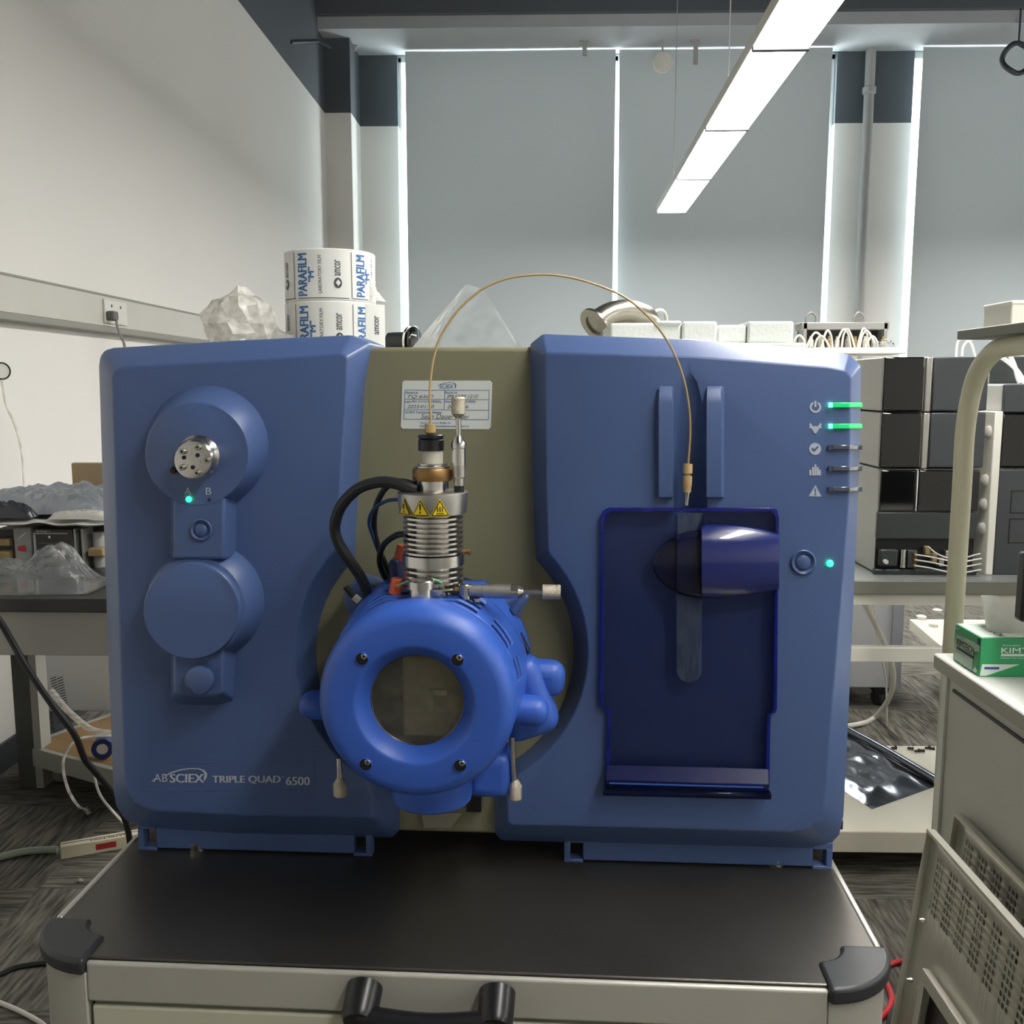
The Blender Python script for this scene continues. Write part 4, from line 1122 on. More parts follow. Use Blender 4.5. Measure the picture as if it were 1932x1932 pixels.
# ------------------------------------------------------------------ left wall: trunking, socket, plug, gauge
tk = thing('cable_trunking', 'grey metal cable trunking along the white left wall', 'trunking', (XL, 5.6, 1.58))
part(MB().box(XL + .0005, XL + .045, 2.3, 8.84, 1.605, 1.735), 'channel', 'trunk_grey', tk, bev=.004)
part(MB().box(XL + .0005, XL + .055, 2.3, 8.84, 1.578, 1.606), 'lower_lip_shade', 'trunk_lip_shade', tk, bev=.004)  # darker strip paints the shadow band along the trunking's foot
part(MB().box(XL + .0005, XL + .048, 2.3, 8.84, 1.733, 1.741), 'upper_lip', 'trunk_lip_shade', tk)
xs_ = XL + .045
a, b = HX(193, 568, xs_), HX(235, 575, xs_)
zl, zh = HX(214, 612, xs_).z, HX(214, 568, xs_).z
sk = thing('wall_socket', 'white double socket plate on the grey trunking', 'socket', (xs_, (a.y + b.y) / 2, zl))
part(MB().box(xs_, xs_ + .010, a.y, b.y, zl, zh), 'plate', 'white_plastic', sk, bev=.003)
for k in (.3, .7):
    part(MB().box(xs_ + .0098, xs_ + .0106, a.y + (b.y - a.y) * k - .006, a.y + (b.y - a.y) * k + .006, zl + .07, zl + .082), 'outlet_slot', 'print_dark', sk)
pg = HX(209, 597, xs_ + .02)
pl = thing('mains_plug', 'grey plug with cord hanging from the wall socket', 'plug', (xs_ + .012, pg.y, pg.z - .03))
mat('plug_grey', (92, 92, 90), 0.5)
part(MB().box(xs_ + .0108, xs_ + .045, pg.y - .026, pg.y + .026, pg.z - .018, pg.z + .022), 'plug_body', 'plug_grey', pl, bev=.008, seg=3)
mat('cord_grey', (140, 138, 130), 0.5)
part(MB().tube([Vector((xs_ + .04, pg.y + .01, pg.z - .012)), HX(221, 615, xs_ + .05), HX(228, 635, xs_ + .05), HX(236, 660, xs_ + .05), HX(242, 760, xs_ + .05), Vector((xs_ + .05, 4.6, .9))], .006, 8), 'cord', 'cord_grey', pl)
gc = HX(2, 700, XL + .05)
gg = thing('pressure_gauge', 'small round pressure gauge with black rim at the left edge', 'gauge', gc)
part(MB().lathe([(-.05, .012), (-.015, .012)], gc, (1, -.7, 0), 16), 'gauge_stem', 'steel_satin', gg)
part(MB().lathe([(-.018, .030), (.008, .030), (.012, .027), (.006, .025)], gc, (1, -.7, 0), 32), 'gauge_rim', 'black_plastic', gg)
part(MB().lathe([(.0062, .025), (.007, .0245)], gc, (1, -.7, 0), 32), 'dial', 'white_plastic', gg)
solo(MB().tube([gc + Vector((0, 0, -.032)), HX(10, 760, XL + .05), HX(27, 800, XL + .05), HX(38, 840, XL + .05), HX(44, 890, XL + .05), HX(46, 980, XL + .06)], .004, 8), 'clear_hose', 'bag_milky', 'thin clear hose hanging below the gauge on the left wall', 'hose')

# ------------------------------------------------------------------ left bench with clutter
BZ = .84
mat('bench_black', (40, 40, 40), 0.4, var=0.1)
mat('bench_grey', (168, 168, 160), 0.5)
mat('bench_frame_dark', (82, 84, 82), 0.5)
yb_ = 2.235
lb = thing('lab_bench', 'lab bench with black worktop and grey apron along the left wall', 'bench', (-1.3, 2.7, 0))
xr_ = -.66
part(MB().box(XL, xr_, yb_, 3.12, BZ - .034, BZ), 'worktop', 'bench_black', lb, bev=.003)
part(MB().box(XL + .01, xr_ - .01, yb_ + .022, yb_ + .045, .692, BZ - .034), 'apron', 'bench_grey', lb, bev=.002)
part(MB().box(XL + .02, XL + .08, yb_ + .05, 3.1, .70, BZ - .034), 'rail', 'bench_grey', lb)
for x, y in ((xr_ - .07, 2.3), (xr_ - .07, 3.0)):
    part(MB().box(x, x + .06, y, y + .06, 0, .70), 'leg', 'bench_grey', lb, bev=.003)
lx0, lx1, lx2 = HY(24, 1300, 3.05).x, HY(58, 1300, 3.05).x, HY(72, 1300, 3.05).x
part(MB().box(lx0, lx1, 3.05, 3.11, 0, .70), 'leg', 'bench_frame_dark', lb)  # shadowed side of the leg, painted dark
part(MB().box(lx1, lx2, 3.045, 3.11, 0, .70), 'leg', 'bench_grey', lb)
# open electronics chassis on the bench
Yc = 2.62
def XB(px_, y=Yc, py=1030): return HY(px_, py, y).x
ztop = HY(100, 998, Yc).z
mat('chassis_grey', (150, 150, 146), 0.45, 0.2)
mat('chassis_black', (46, 46, 44), 0.45)
mat('brass_dull', (150, 132, 92), 0.5, 0.3)
c = thing('electronics_chassis', 'black-fronted electronics chassis on the left bench under a white sheet', 'chassis', (XB(100), Yc + .12, BZ))
part(MB().box(XB(65), XB(138), Yc, Yc + .28, BZ, ztop), 'box', 'chassis_black', c, bev=.003)
part(MB().box(XB(65), XB(69), Yc - .004, Yc, BZ + .02, ztop - .016), 'frame_edge', 'chassis_grey', c)
part(MB().box(XB(65), XB(129), Yc - .004, Yc, ztop - .014, ztop - .011), 'frame_line', 'chassis_grey', c)
q = MB(); put_text(q, 'Dir Power : 1', rect_fn(Vector((XB(71), Yc - .001, ztop - .009)), Vector((XB(96), Yc - .001, ztop - .009)), Vector((XB(71), Yc - .001, ztop - .004))), .01)
part(q, 'lettering', 'print_white', c, recalc=False)
part(MB().box(XB(72), XB(112), Yc - .002, Yc, ztop - .042, ztop - .040), 'printed_line', 'bench_frame_dark', c)
part(MB().lathe([(0, .004), (.008, .004)], (XB(97), Yc, ztop - .022), (0, -1, 0), 10), 'toggle', 'steel', c)
c = thing('valve_rack', 'metal valve rack with brass block at the right of the chassis', 'rack', (XB(165), Yc + .12, BZ))
part(MB().box(XB(140), XB(144), Yc, Yc + .25, BZ, ztop), 'upright', 'chassis_grey', c)
part(MB().box(XB(154), XB(159), Yc, Yc + .25, BZ, ztop), 'upright', 'chassis_grey', c)
part(MB().box(XB(144), XB(154), Yc + .08, Yc + .1, BZ, ztop), 'back_plate', 'chassis_black', c)
part(MB().box(XB(159), XB(200), Yc + .06, Yc + .25, BZ, ztop), 'side_box', 'chassis_black', c)
part(MB().box(XB(168), XB(195), Yc - .01, Yc + .06, HY(180, 1049, Yc).z, HY(180, 1034, Yc).z), 'brass_block', 'brass_dull', c, bev=.002)
part(MB().lathe([(0, .016), (.1, .016)], (XB(178), Yc + .03, BZ), seg=16), 'cylinder', 'chassis_grey', c)
c = thing('pump_module', 'pale grey module with red tag and brass fittings at the far left', 'module', (XB(25), Yc + .1, BZ))
part(MB().box(XB(18), XB(55), Yc + .02, Yc + .28, BZ, ztop + .004), 'box', 'chassis_grey', c, bev=.006)
part(MB().box(XB(-30), XB(14), Yc + .05, Yc + .26, BZ, ztop - .01), 'side_box', 'chassis_black', c)
for py_ in (1018, 1042):
    part(MB().box(XB(-10), XB(13), Yc + .01, Yc + .05, HY(5, py_ + 14, Yc).z, HY(5, py_, Yc).z), 'brass_fitting', 'brass_dull', c, bev=.003)
mat('tag_red', (168, 44, 48), 0.5)
part(MB().poly([Vector((XB(26), Yc + .017, HY(30, 1040, Yc).z)), Vector((XB(42), Yc + .017, HY(30, 1043, Yc).z)), Vector((XB(41), Yc + .017, HY(30, 1030, Yc).z)), Vector((XB(28), Yc + .017, HY(30, 1033, Yc).z))]), 'red_tag', 'tag_red', c, recalc=False)
part(MB().tube([Vector((XB(30), Yc + .012, HY(30, 1022, Yc).z)), Vector((XB(38), Yc - .0, HY(30, 1015, Yc).z)), Vector((XB(46), Yc + .012, HY(30, 1006, Yc).z))], .0012, 6), 'tag_wire', 'white_plastic', c)
# sheet lying over the chassis
mat('paper_sheet', (196, 196, 190), 0.6)
zsh = ztop + .005
sheet = MB().grid(lambda u, v: Vector((XB(-45) + (XB(215) - XB(-45)) * u, Yc - .03 + .45 * v, zsh + .006 + .012 * (noise.noise(Vector((u * 5, v * 5, 7))) + .5) + .010 * (1 - abs(2 * u - 1)) * v)), 30, 20)
n = len(sheet.v); sheet.add([p - Vector((0, 0, .003)) for p in sheet.v], [tuple(reversed(f)) for f in sheet.f])
solo(sheet, 'paper_sheet', 'paper_sheet', 'large rumpled pale sheet lying over the chassis on the left bench', 'sheet')
zf = zsh + .028
mat('foil', (150, 156, 162), 0.32, 0.55, var=0.2, vscale=20)
mat('foil_dark', (58, 60, 66), 0.25, 0.4, var=0.3, vscale=25)
def slab(seed, x0, x1, y0, y1, z0, h, amp=.012, n=26, freq=7):
    """flat crumpled pack: closed top and bottom"""
    top = MB()
    def fn(u, v):
        e = (1 - (2 * u - 1) ** 6) * (1 - (2 * v - 1) ** 6)
        q = Vector((u * freq, v * freq, seed))
        return Vector((x0 + (x1 - x0) * (u + .02 * noise.noise(q * 1.1)), y0 + (y1 - y0) * (v + .03 * noise.noise(q * .8)), z0 + e * (h + amp * (abs(noise.noise(q * .8)) * 1.6 - .4 - .9 * abs(noise.noise(q * 1.7 + Vector((5, 1, 2)))) + .35 * abs(noise.noise(q * 3.4))))))
    top.grid(fn, n, n)
    k = len(top.v); vs = [Vector((p.x, p.y, z0)) for p in top.v]
    top.add(vs, [tuple(reversed(f)) for f in top.f])
    return top
Yf = 2.8
def XF(p): return HY(p, 950, Yf).x
solo(slab(3, XF(-40), XF(215), Yf - .12, Yf + .25, zf, .060, .016, 56, 9), 'foil_pack', 'foil', 'silver grey foil pack on top of the sheet on the left bench', 'pack', angle=12)
solo(slab(9, HY(-40, 960, 2.7).x, HY(82, 960, 2.7).x, 2.62, 2.675, zf - .003, .040, .010), 'dark_bag', 'foil_dark', 'dark shiny antistatic bag below the silver foil pack', 'bag', angle=20)
solo(slab(5, XB(95), XB(205), 2.61, 2.675, zf - .004, .020, .008), 'white_paper', 'tissue_white', 'folded white paper in front of the silver foil pack', 'paper', angle=20)
mat('cardboard', (150, 130, 100), 0.7)
cb = HY(160, 905, 3.4)
solo(MB().box(HY(138, 900, 3.1).x, HY(260, 900, 3.1).x, 3.09, 3.115, BZ, HY(160, 873, 3.1).z), 'cardboard_box', 'cardboard', 'brown cardboard box on the left bench behind the foil pack', 'box', bev=.004)
zc_ = zf + .085
# clear bag with zip at the front of the bench
def bagfn(u, v):
    q = Vector((u * 5, v * 5, 2)); x = XL + .35 + (HY(192, 1100, 2.36).x - XL - .35) * u
    pk = max(0, 1 - abs(u - .74) / .22) * .085 + math.exp(-((u - .35) / .3) ** 2) * .05
    e = min(1, 5 * u, 5 * (1 - u)) * min(1, 4 * v) * min(1, 4 * (1 - v))
    return Vector((x, 2.275 + .20 * v + .04 * (u - .8), BZ + .002 + max(0, e) * (pk + .026 * abs(noise.noise(q)) - .020 * abs(noise.noise(q * 2.1)) + .012 * abs(noise.noise(q * 4.3)) + .008)))
bg_ = MB().grid(bagfn, 56, 26)
k = len(bg_.v); bg_.add([Vector((p.x, p.y, BZ + .0012)) for p in bg_.v], [tuple(reversed(f)) for f in bg_.f])
solo(bg_, 'zip_bag', 'bag_clear', 'clear plastic zip bag lying at the front of the left bench', 'bag', angle=0)
# ------------------------------------------------------------------ under the left bench
A = HZ(22, 1410, .13); B_ = HZ(205, 1460, .13)
ab = (B_ - A); ab.z = 0; ab.normalize(); ac = Vector((-ab.y, ab.x, 0)) * 1.0
A = A + Vector((.03, 0, 0))
DM = Matrix.Translation((A.x, A.y, 0)) @ Matrix(((ab.x, ac.x, 0, 0), (ab.y, ac.y, 0, 0), (0, 0, 1, 0), (0, 0, 0, 1)))
mat('raw_wood', (146, 118, 80), 0.65, var=0.25, vscale=5, stretch=(1, 8, 1))
dl = thing('wooden_dolly', 'low dolly with brown wooden board on castors under the left bench', 'dolly', (.3, .3, 0), DM)
part(MB().box(.02, .62, .02, .58, .118, .136), 'board', 'raw_wood', dl, bev=.002)
for x0_, x1_, y0_, y1_ in ((0, .64, 0, .02), (0, .64, .58, .60), (0, .02, .02, .58), (.62, .64, .02, .58)):
    part(MB().box(x0_, x1_, y0_, y1_, .075, .138), 'edge_rail', 'bench_grey', dl, bev=.002)
for x_, y_ in ((.10, .08), (.54, .08), (.10, .52), (.54, .52)):
    w_ = part(MB().lathe([(-.015, .03), (-.012, .035), (.012, .035), (.015, .03)], (x_, y_, .035), (1, .3, 0), 20), 'castor_wheel', 'cord_grey', dl)
    part(MB().box(x_ - .022, x_ + .022, y_ - .02, y_ + .02, .062, .08), 'castor_fork', 'steel_satin', w_)
# white vented panel standing on the dolly
Yv = 3.42
vp = [(66, 1240), (196, 1228), (204, 1345), (82, 1392)]
vt = thing('vented_cabinet', 'white vented metal cabinet standing on the wooden dolly', 'cabinet', Vector((HY(140, 1370, Yv).x, Yv + .06, .137)))
mat('vent_white', (214, 216, 216), 0.45)
q = [HY(x, y, Yv) for x, y in vp]
for i in (2, 3): q[i].z = .1375
q[0].z = q[1].z = .62
q[0].x = q[3].x - .01; q[1].x = q[2].x + .12; q[2].x += .12
part(MB().prism(q, (0, .14, 0)), 'shell', 'vent_white', vt, bev=.004)
sl = MB()
def vents(x0_, y0_, x1_, y1_, sk_, nrow):
    for r_ in range(nrow):
        for cidx in range(2):
            t_ = r_ / (nrow - 1); yy = y0_ + (y1_ - y0_) * t_; xo = sk_ * t_
            xa = x0_ + xo + cidx * (x1_ - x0_) * .48; xb = xa + (x1_ - x0_) * .42
            pts = [HY(xa, yy, Yv - .0008), HY(xb, yy - 4, Yv - .0008), HY(xb, yy - 2.2, Yv - .0008), HY(xa, yy + 1.8, Yv - .0008)]
            sl.poly(pts)
vents(95, 1280, 121, 1362, 15, 18); vents(73, 1336, 100, 1378, 4, 10)
part(sl, 'vent_slots', 'dark_steel', vt, recalc=False, kind='stuff')
tr = HZ(186, 1437, .137)
rl = thing('tape_roll', 'blue roll with white core standing on the dolly edge', 'roll', Vector((tr.x, tr.y, .138)))
mat('tape_blue', (34, 44, 110), 0.4); 
part(MB().lathe([(-.022, .018), (-.022, .034), (.022, .034), (.022, .018), (-.022, .018)], (tr.x, tr.y + .04, .138 + .034), (.25, -1, 0), 28, False, False), 'tape', 'tape_blue', rl)
part(MB().lathe([(-.02, .0179), (.0215, .0179)], (tr.x, tr.y + .04, .138 + .034), (.25, -1, 0), 24), 'core', 'white_plastic', rl)
# hoses and cables on this side
def wcable(name, pts, r, m, label, cat='cable'):
    return solo(MB().tube([HY(*p) if len(p) == 3 else Vector(p[0]) for p in pts], r, 10), name, m, label, cat)
wcable('dark_hose', [(-140, 1080, 2.36), (-100, 1088, 2.30), (-62, 1098, 2.20), (-30, 1130, 2.16), (0, 1172, 2.17), (20, 1206, 2.18), (50, 1258, 2.18), (95, 1325, 2.18), (140, 1385, 2.18), (160, 1432, 2.2), (181, 1458, 2.22), (214, 1500, 2.26), (240, 1560, 2.32), (250, 1640, 2.4)], .0078, 'black_rubber', 'dark hose hanging past the bench front towards the spectrometer', 'hose')
ps = [HY(*p) for p in ((150, 1394, 2.75), (126, 1418, 2.68), (119, 1446, 2.64), (128, 1488, 2.62), (147, 1520, 2.62), (160, 1530, 2.64))]
e_ = HZ(168, 1536, .005)
ch_ = thing('drain_tube', 'thin pale tube curling off the dolly to a metal tip on the floor', 'tube', e_)
ps0 = [HY(260, 1385, 2.95), HY(205, 1388, 2.9)] + ps
part(MB().tube(ps0[:-1] + [HZ(163, 1528, .02)], .0042, 8), 'tube_body', 'bag_milky', ch_)
part(MB().tube([HZ(161, 1525, .022), HZ(170, 1537, .008)], .008, 12, 0), 'metal_tip', 'steel_satin', ch_)
wcable('white_tube', [(178, 1450, 2.78), (180, 1474, 2.74), (190, 1502, 2.72), (212, 1530, 2.70), (240, 1560, 2.7)], .004, 'white_plastic', 'thin white tube dropping beside the blue roll', 'tube')
wcable('braided_hose', [(98, 1304, 3.30), (118, 1330, 3.24), (140, 1352, 3.2), (172, 1376, 3.15), (206, 1383, 3.12), (260, 1386, 3.1)], .011, 'bag_milky', 'clear hose lying across the dolly from the vented cabinet', 'hose')
# syringe box on the carpet
a, b = HZ(115, 1622, 0), HZ(262, 1596, 0)
dx = (b - a).normalized(); dy = Vector((-dx.y, dx.x, 0))
BM_ = Matrix.Translation((a.x, a.y, 0)) @ Matrix(((dx.x, dy.x, 0, 0), (dx.y, dy.y, 0, 0), (0, 0, 1, 0), (0, 0, 0, 1)))
L = (b - a).length + .012; w_, h_ = .036, .037
mat('box_cream', (212, 204, 178), 0.5); mat('label_red', (200, 52, 48), 0.5)
sb = thing('syringe_box', 'long cream syringe box with a red label on the carpet', 'box', (L / 2, w_ / 2, 0), BM_)
part(MB().box(0, L, 0, w_, 0, h_), 'carton', 'box_cream', sb, bev=.0015)
part(MB().box(.004, L - .004, w_ * .55, w_ * .62, h_, h_ + .0006), 'dark_stripe', 'print_dark', sb)
part(MB().poly([(L * .42, -.0006, .010), (L * .67, -.0006, .010), (L * .67, -.0006, .028), (L * .42, -.0006, .028)]), 'red_label', 'label_red', sb, recalc=False)
q = MB()
for k in range(3): q.poly([(L * .44, -.001, .013 + .005 * k), (L * .65, -.001, .013 + .005 * k), (L * .65, -.001, .0145 + .005 * k), (L * .44, -.001, .0145 + .005 * k)])
part(q, 'label_lines', 'print_dark', sb, recalc=False, kind='stuff')
q = MB(); put_text(q, 'HAMILTON', rect_fn(Vector((L * .82, w_ * .46, h_ + .0008)), Vector((L * .36, w_ * .46, h_ + .0008)), Vector((L * .82, w_ * .16, h_ + .0008))), .012)
part(q, 'lettering', 'dark_hole', sb, recalc=False)
part(MB().box(L * .95, L + .0005, -.0005, w_ + .0005, h_ * .8, h_ + .0005), 'red_corner', 'label_red', sb)
mat('pale_green', (150, 162, 146), 0.4)
solo(MB().tube([HZ(-40, 1628, .012), HZ(0, 1617, .012), HZ(50, 1606, .012), HZ(108, 1603, .012)], .0105, 10), 'green_hose', 'pale_green', 'pale green hose on the carpet leading to the syringe box', 'hose')
solo(MB().tube([HZ(-40, 1850, .006), HZ(0, 1838, .006), HZ(40, 1823, .006), HZ(120, 1816, .006), HZ(200, 1830, .006)], .006, 8), 'floor_cable', 'black_rubber', 'black cable on the carpet running under the cart at the left', 'cable')
solo(MB().tube([HZ(-30, 1880, .005), HZ(0, 1892, .005), HZ(40, 1909, .005), HZ(85, 1936, .005), HZ(130, 1985, .005)], .005, 8), 'floor_cable', 'white_plastic', 'white cable on the carpet in the lower left corner', 'cable')
solo(crumple(8, HZ(152, 1661, .004), (.009, .006, .006), 2, .4, 2, 0), 'paper_scrap', 'tissue_white', 'tiny white paper scrap on the carpet left of the cart', 'scrap', angle=0)
# ------------------------------------------------------------------ right bench behind the spectrometer
mat('bench_edge', (112, 112, 102), 0.45); mat('bench_top_grey', (120, 124, 122), 0.3)
mat('bench_white', (216, 214, 204), 0.45)
mat('shelf_white', (214, 210, 194), 0.4, var=0.08, vscale=7)
yr = 2.50
rb = thing('lab_bench', 'grey-edged lab bench with white frame and lower shelf at the right', 'bench', (1.6, 2.9, 0))
bx0, bx1 = .42, 3.4
part(MB().box(bx0, bx1, yr, yr + .78, BZ - .036, BZ), 'worktop', 'bench_edge', rb, bev=.002)
part(MB().box(bx0 + .002, bx1, yr + .002, yr + .77, BZ - .001, BZ + .0012), 'worktop_laminate', 'bench_top_grey', rb)
part(MB().box(bx0 + .01, bx1, yr + .015, yr + .04, BZ - .068, BZ - .036), 'apron', 'bench_white', rb)
part(MB().box(bx0 + .01, bx1, yr + .02, yr + .05, .613, .653), 'cross_bar', 'bench_white', rb, bev=.002)
part(MB().box(bx0 + .01, bx1, yr + .02, yr + .665, .069, .131), 'lower_shelf', 'shelf_white', rb, bev=.003)
for x in (bx0 + .02, 2.2, bx1 - .06):
    for y in (yr + .03, yr + .70):
        part(MB().box(x, x + .05, y, y + .05, 0, BZ - .036), 'leg', 'bench_white', rb, bev=.003)
# rolling pedestal and panel beyond the bench, hoses
mat('pedestal_grey', (170, 172, 174), 0.45); mat('pedestal_side', (138, 142, 148), 0.45)
Yp = 3.93
xa, xb_ = HY(1580, 1250, Yp).x, HY(1697, 1250, Yp).x
pd = thing('pedestal_cabinet', 'grey rolling pedestal cabinet on the floor beyond the bench', 'cabinet', ((xa + xb_) / 2, Yp + .25, 0))
part(MB().box(xa - .2, xb_, Yp, Yp + .5, .09, .70), 'carcass', 'pedestal_grey', pd, bev=.003)
part(MB().box(HY(1678, 1250, Yp).x, xb_ + .004, Yp - .014, Yp, .09, .70), 'door_edge', 'pedestal_side', pd, bev=.002)
for x, y in ((xb_ - .06, Yp + .05), (xb_ - .06, Yp + .45), (xa - .14, Yp + .05), (xa - .14, Yp + .45)):
    w_ = part(MB().lathe([(-.02, .028), (-.016, .033), (.016, .033), (.02, .028)], (x, y, .033), (1, .4, 0), 20), 'castor_wheel', 'black_rubber', pd)
    part(MB().box(x - .03, x + .03, y - .03, y + .03, .058, .09), 'castor_fork', 'black_plastic', w_, bev=.004)
# cream panel with white knobs lying beyond the pedestal
zp = .30
corners = [HZ(1716, 1168, zp), HZ(1784, 1226, zp)]
c0_ = corners[0]; c1_ = corners[1]
kp = thing('cover_plate', 'cream metal panel with round white knobs lying beyond the bench', 'panel', Vector((c1_.x + .15, (c0_.y + c1_.y) / 2, 0)))
dirv = (c0_ - c1_); dirv.z = 0
q = [c1_, c0_, c0_ + Vector((.6, 0, 0)), c1_ + Vector((.6, 0, 0))]
part(MB().prism([Vector((p.x, p.y, zp - .05)) for p in q], (0, 0, .05)), 'plate', 'shelf_white', kp, bev=.003)
part(MB().box(c1_.x + .2, c1_.x + .5, c1_.y + .15, c0_.y - .1, 0, zp - .05), 'support', 'dark_steel', kp)
for x, y in ((1768, 1156), (1761, 1182), (1738, 1168)):
    part(MB().lathe([(0, .018), (.014, .022), (.018, .014)], HZ(x, y, zp), seg=16), 'knob', 'white_plastic', kp)
solo(MB().tube([HY(1620, 1120, 3.22), HY(1638, 1152, 3.22), HY(1660, 1196, 3.25), HY(1678, 1238, 3.3), HY(1685, 1278, 3.45), HY(1678, 1316, 3.6), HZ(1652, 1352, .012), HZ(1622, 1366, .011), HZ(1560, 1374, .011)], .010, 10), 'white_hose', 'white_plastic', 'pale hose looping down behind the right bench crossbar', 'hose')
solo(MB().tube([HY(1644, 1118, 3.22), HY(1648, 1150, 3.24), HY(1654, 1195, 3.3), HY(1664, 1245, 3.5), HY(1672, 1290, 3.66), Vector((HY(1676, 1325, 3.7).x, 3.7, .005))], .004, 8), 'white_hose', 'white_plastic', 'very thin pale hose hanging beside the looping hose', 'hose')
# antistatic bag on the lower shelf
mat('antistatic', (104, 110, 120), 0.2, 0.8, var=0.25, vscale=8)
p = [HZ(1560, 1395, .133), HZ(1762, 1478, .133), HZ(1762, 1508, .133), HZ(1655, 1523, .133), HZ(1560, 1465, .133)]
ab_ = thing('antistatic_bag', 'shiny dark antistatic bag lying on the white lower shelf', 'bag', (p[2].x - .1, p[2].y, .1315))
pa, pb_, pc, pd_ = HZ(1575, 1372, .133), HZ(1768, 1482, .133), HZ(1645, 1526, .133), HZ(1515, 1440, .133)
def abfn(u, v):
    w = (pa * (1 - u) + pb_ * u) * (1 - v) + (pd_ * (1 - u) + pc * u) * v
    q = Vector((u * 3, v * 3, 4)); e = min(1, 6 * u, 6 * (1 - u)) * min(1, 6 * v, 6 * (1 - v))
    w.z = .1318 + e * (.012 + .024 * abs(noise.noise(q)) + .006 * noise.noise(q * 2.2))
    return w
g = MB().grid(abfn, 34, 34); g.add([Vector((v.x, v.y, .1315)) for v in g.v], [tuple(reversed(f)) for f in g.f])
part(g, 'bag_body', 'antistatic', ab_, angle=25)
part(MB().tube([pa + Vector((0, 0, .014)), (pa + pb_) / 2 + Vector((.004, 0, .016)), pb_ + Vector((0, 0, .014))], .015, 14, 6), 'rolled_edge', 'antistatic', ab_)
mat('screw_dark', (70, 66, 60), 0.5, 0.5)
for k, (x, y) in enumerate(((1682, 1411), (1712, 1411), (1726, 1417), (1733, 1415), (1746, 1411), (1752, 1411))):
    solo(MB().lathe([(0, .004), (.016, .004), (.016, .007), (.019, .006)], HZ(x, y, .1355), (1, .3 * (-1) ** k, 0), 8), 'screw', 'screw_dark', ('leftmost', 'second', 'third', 'fourth', 'fifth', 'rightmost')[k] + ' small loose screw on the white lower shelf', 'screw', group='loose screws on the lower shelf')

# ------------------------------------------------------------------ liquid chromatography stacks on the bench
mat('lc_side', (190, 190, 185), 0.45); mat('lc_dark', (58, 62, 65), 0.4); mat('lc_dark2', (46, 52, 52), 0.4)
LY = 2.59
def LX(px_, py=900): return HY(px_, py, LY).x
def LZ(py, px_=1720): return HY(px_, py, LY).z
xA, xBk = LX(1657), LX(1852)
LD = .46
def module(name, label, z0, z1, strips, x0=xA, x1=xBk, y=LY, side=True):
    t = thing(name, label, 'instrument', ((x0 + x1) / 2, y + LD / 2, z0), group='stacked chromatograph modules')
    part(MB().box(x0 + .006, x1 - .004, y + .012, y + LD, z0 + .002, z1 - .002), 'case', 'lc_side', t, bev=.003)
    for nm, m, a, b, za, zb, dp in strips:
        part(MB().box(x0 + (x1 - x0) * a, x0 + (x1 - x0) * b, y - dp, y + .0125, z0 + (z1 - z0) * za, z0 + (z1 - z0) * zb), nm, m, t, bev=.003)
    return t
zb0 = BZ + .0012
z1, z2, z3, z4 = LZ(1087), LZ(884), LZ(777), LZ(672)
z1 = zb0
front = [('glass_door', 'black_gloss', .0, .385, .02, .985, .004), ('silver_strip', 'steel_satin', .40, .46, .0, .985, .006), ('dark_panel', 'lc_dark', .475, 1.0, .02, .985, .004)]
m3 = module('chromatograph_module', 'bottom chromatograph module with an open bay of white tubing', z1, z2,
            [('glass_door', 'black_gloss', .02, .36, .60, .985, .004), ('silver_strip', 'steel_satin', .365, .385, .60, .985, .006), ('glass_door', 'black_gloss', .39, .98, .60, .985, .004),
             ('dark_panel', 'lc_dark2', .01, .98, .335, .59, .003), ('base_lip', 'lc_dark2', .0, 1.0, .0, .05, .010)])
def ZZ(f): return z1 + (z2 - z1) * f
def XX(f): return xA + (xBk - xA) * f
part(MB().box(XX(.02), XX(.98), LY + .009, LY + .0118, ZZ(.05), ZZ(.33)), 'bay_back', 'dark_hole', m3)
part(MB().box(XX(.04), XX(.22), LY - .012, LY + .01, ZZ(.08), ZZ(.24)), 'pump_block', 'lc_dark2', m3, bev=.004)
part(MB().lathe([(0, .006), (.012, .006)], (XX(.09), LY - .012, ZZ(.13)), (0, -1, 0), 12), 'pump_screw', 'white_plastic', m3)
part(MB().lathe([(0, .008), (.05, .008)], (XX(.27), LY - .008, ZZ(.07)), seg=14), 'glass_filter', 'steel', m3)
part(MB().box(XX(.31), XX(.40), LY - .014, LY + .01, ZZ(.07), ZZ(.235)), 'valve_block', 'lc_dark', m3, bev=.002)
for k, f in enumerate((.20, .15, .095)):
    part(MB().lathe([(0, .005), (.008, .005), (.009, .003)], (XX(.37), LY - .014, ZZ(f)), (0, -1, 0), 12), 'fitting', 'brass', m3)
    part(MB().tube([(XX(.37), LY - .022, ZZ(f)), (XX(.5), LY - .03, ZZ(f - .015)), (XX(.75), LY - .04, ZZ(f - .055)), (XX(1.0), LY - .03, ZZ(f - .03))], .0021, 8), 'tubing', 'white_plastic', m3)
part(MB().tube([(XX(.50), LY - .01, ZZ(.27)), (XX(.6), LY - .02, ZZ(.20)), (XX(.75), LY - .03, ZZ(.165)), (XX(1.0), LY - .02, ZZ(.21))], .0021, 8), 'tubing', 'white_plastic', m3)
for f, g_ in ((.48, .24), (.55, .17), (.62, .13), (.68, .2), (.74, .15)):
    part(MB().box(XX(f), XX(f + .05), LY - .012, LY + .01, ZZ(g_ - .05), ZZ(g_ + .03)), 'manifold_block', 'steel_satin' if f > .6 else 'brass_dull', m3, bev=.002)
module('chromatograph_module', 'middle chromatograph module with a glossy black door', z2, z3, front)
module('chromatograph_module', 'top chromatograph module of the stack beside the spectrometer', z3, z4, front)
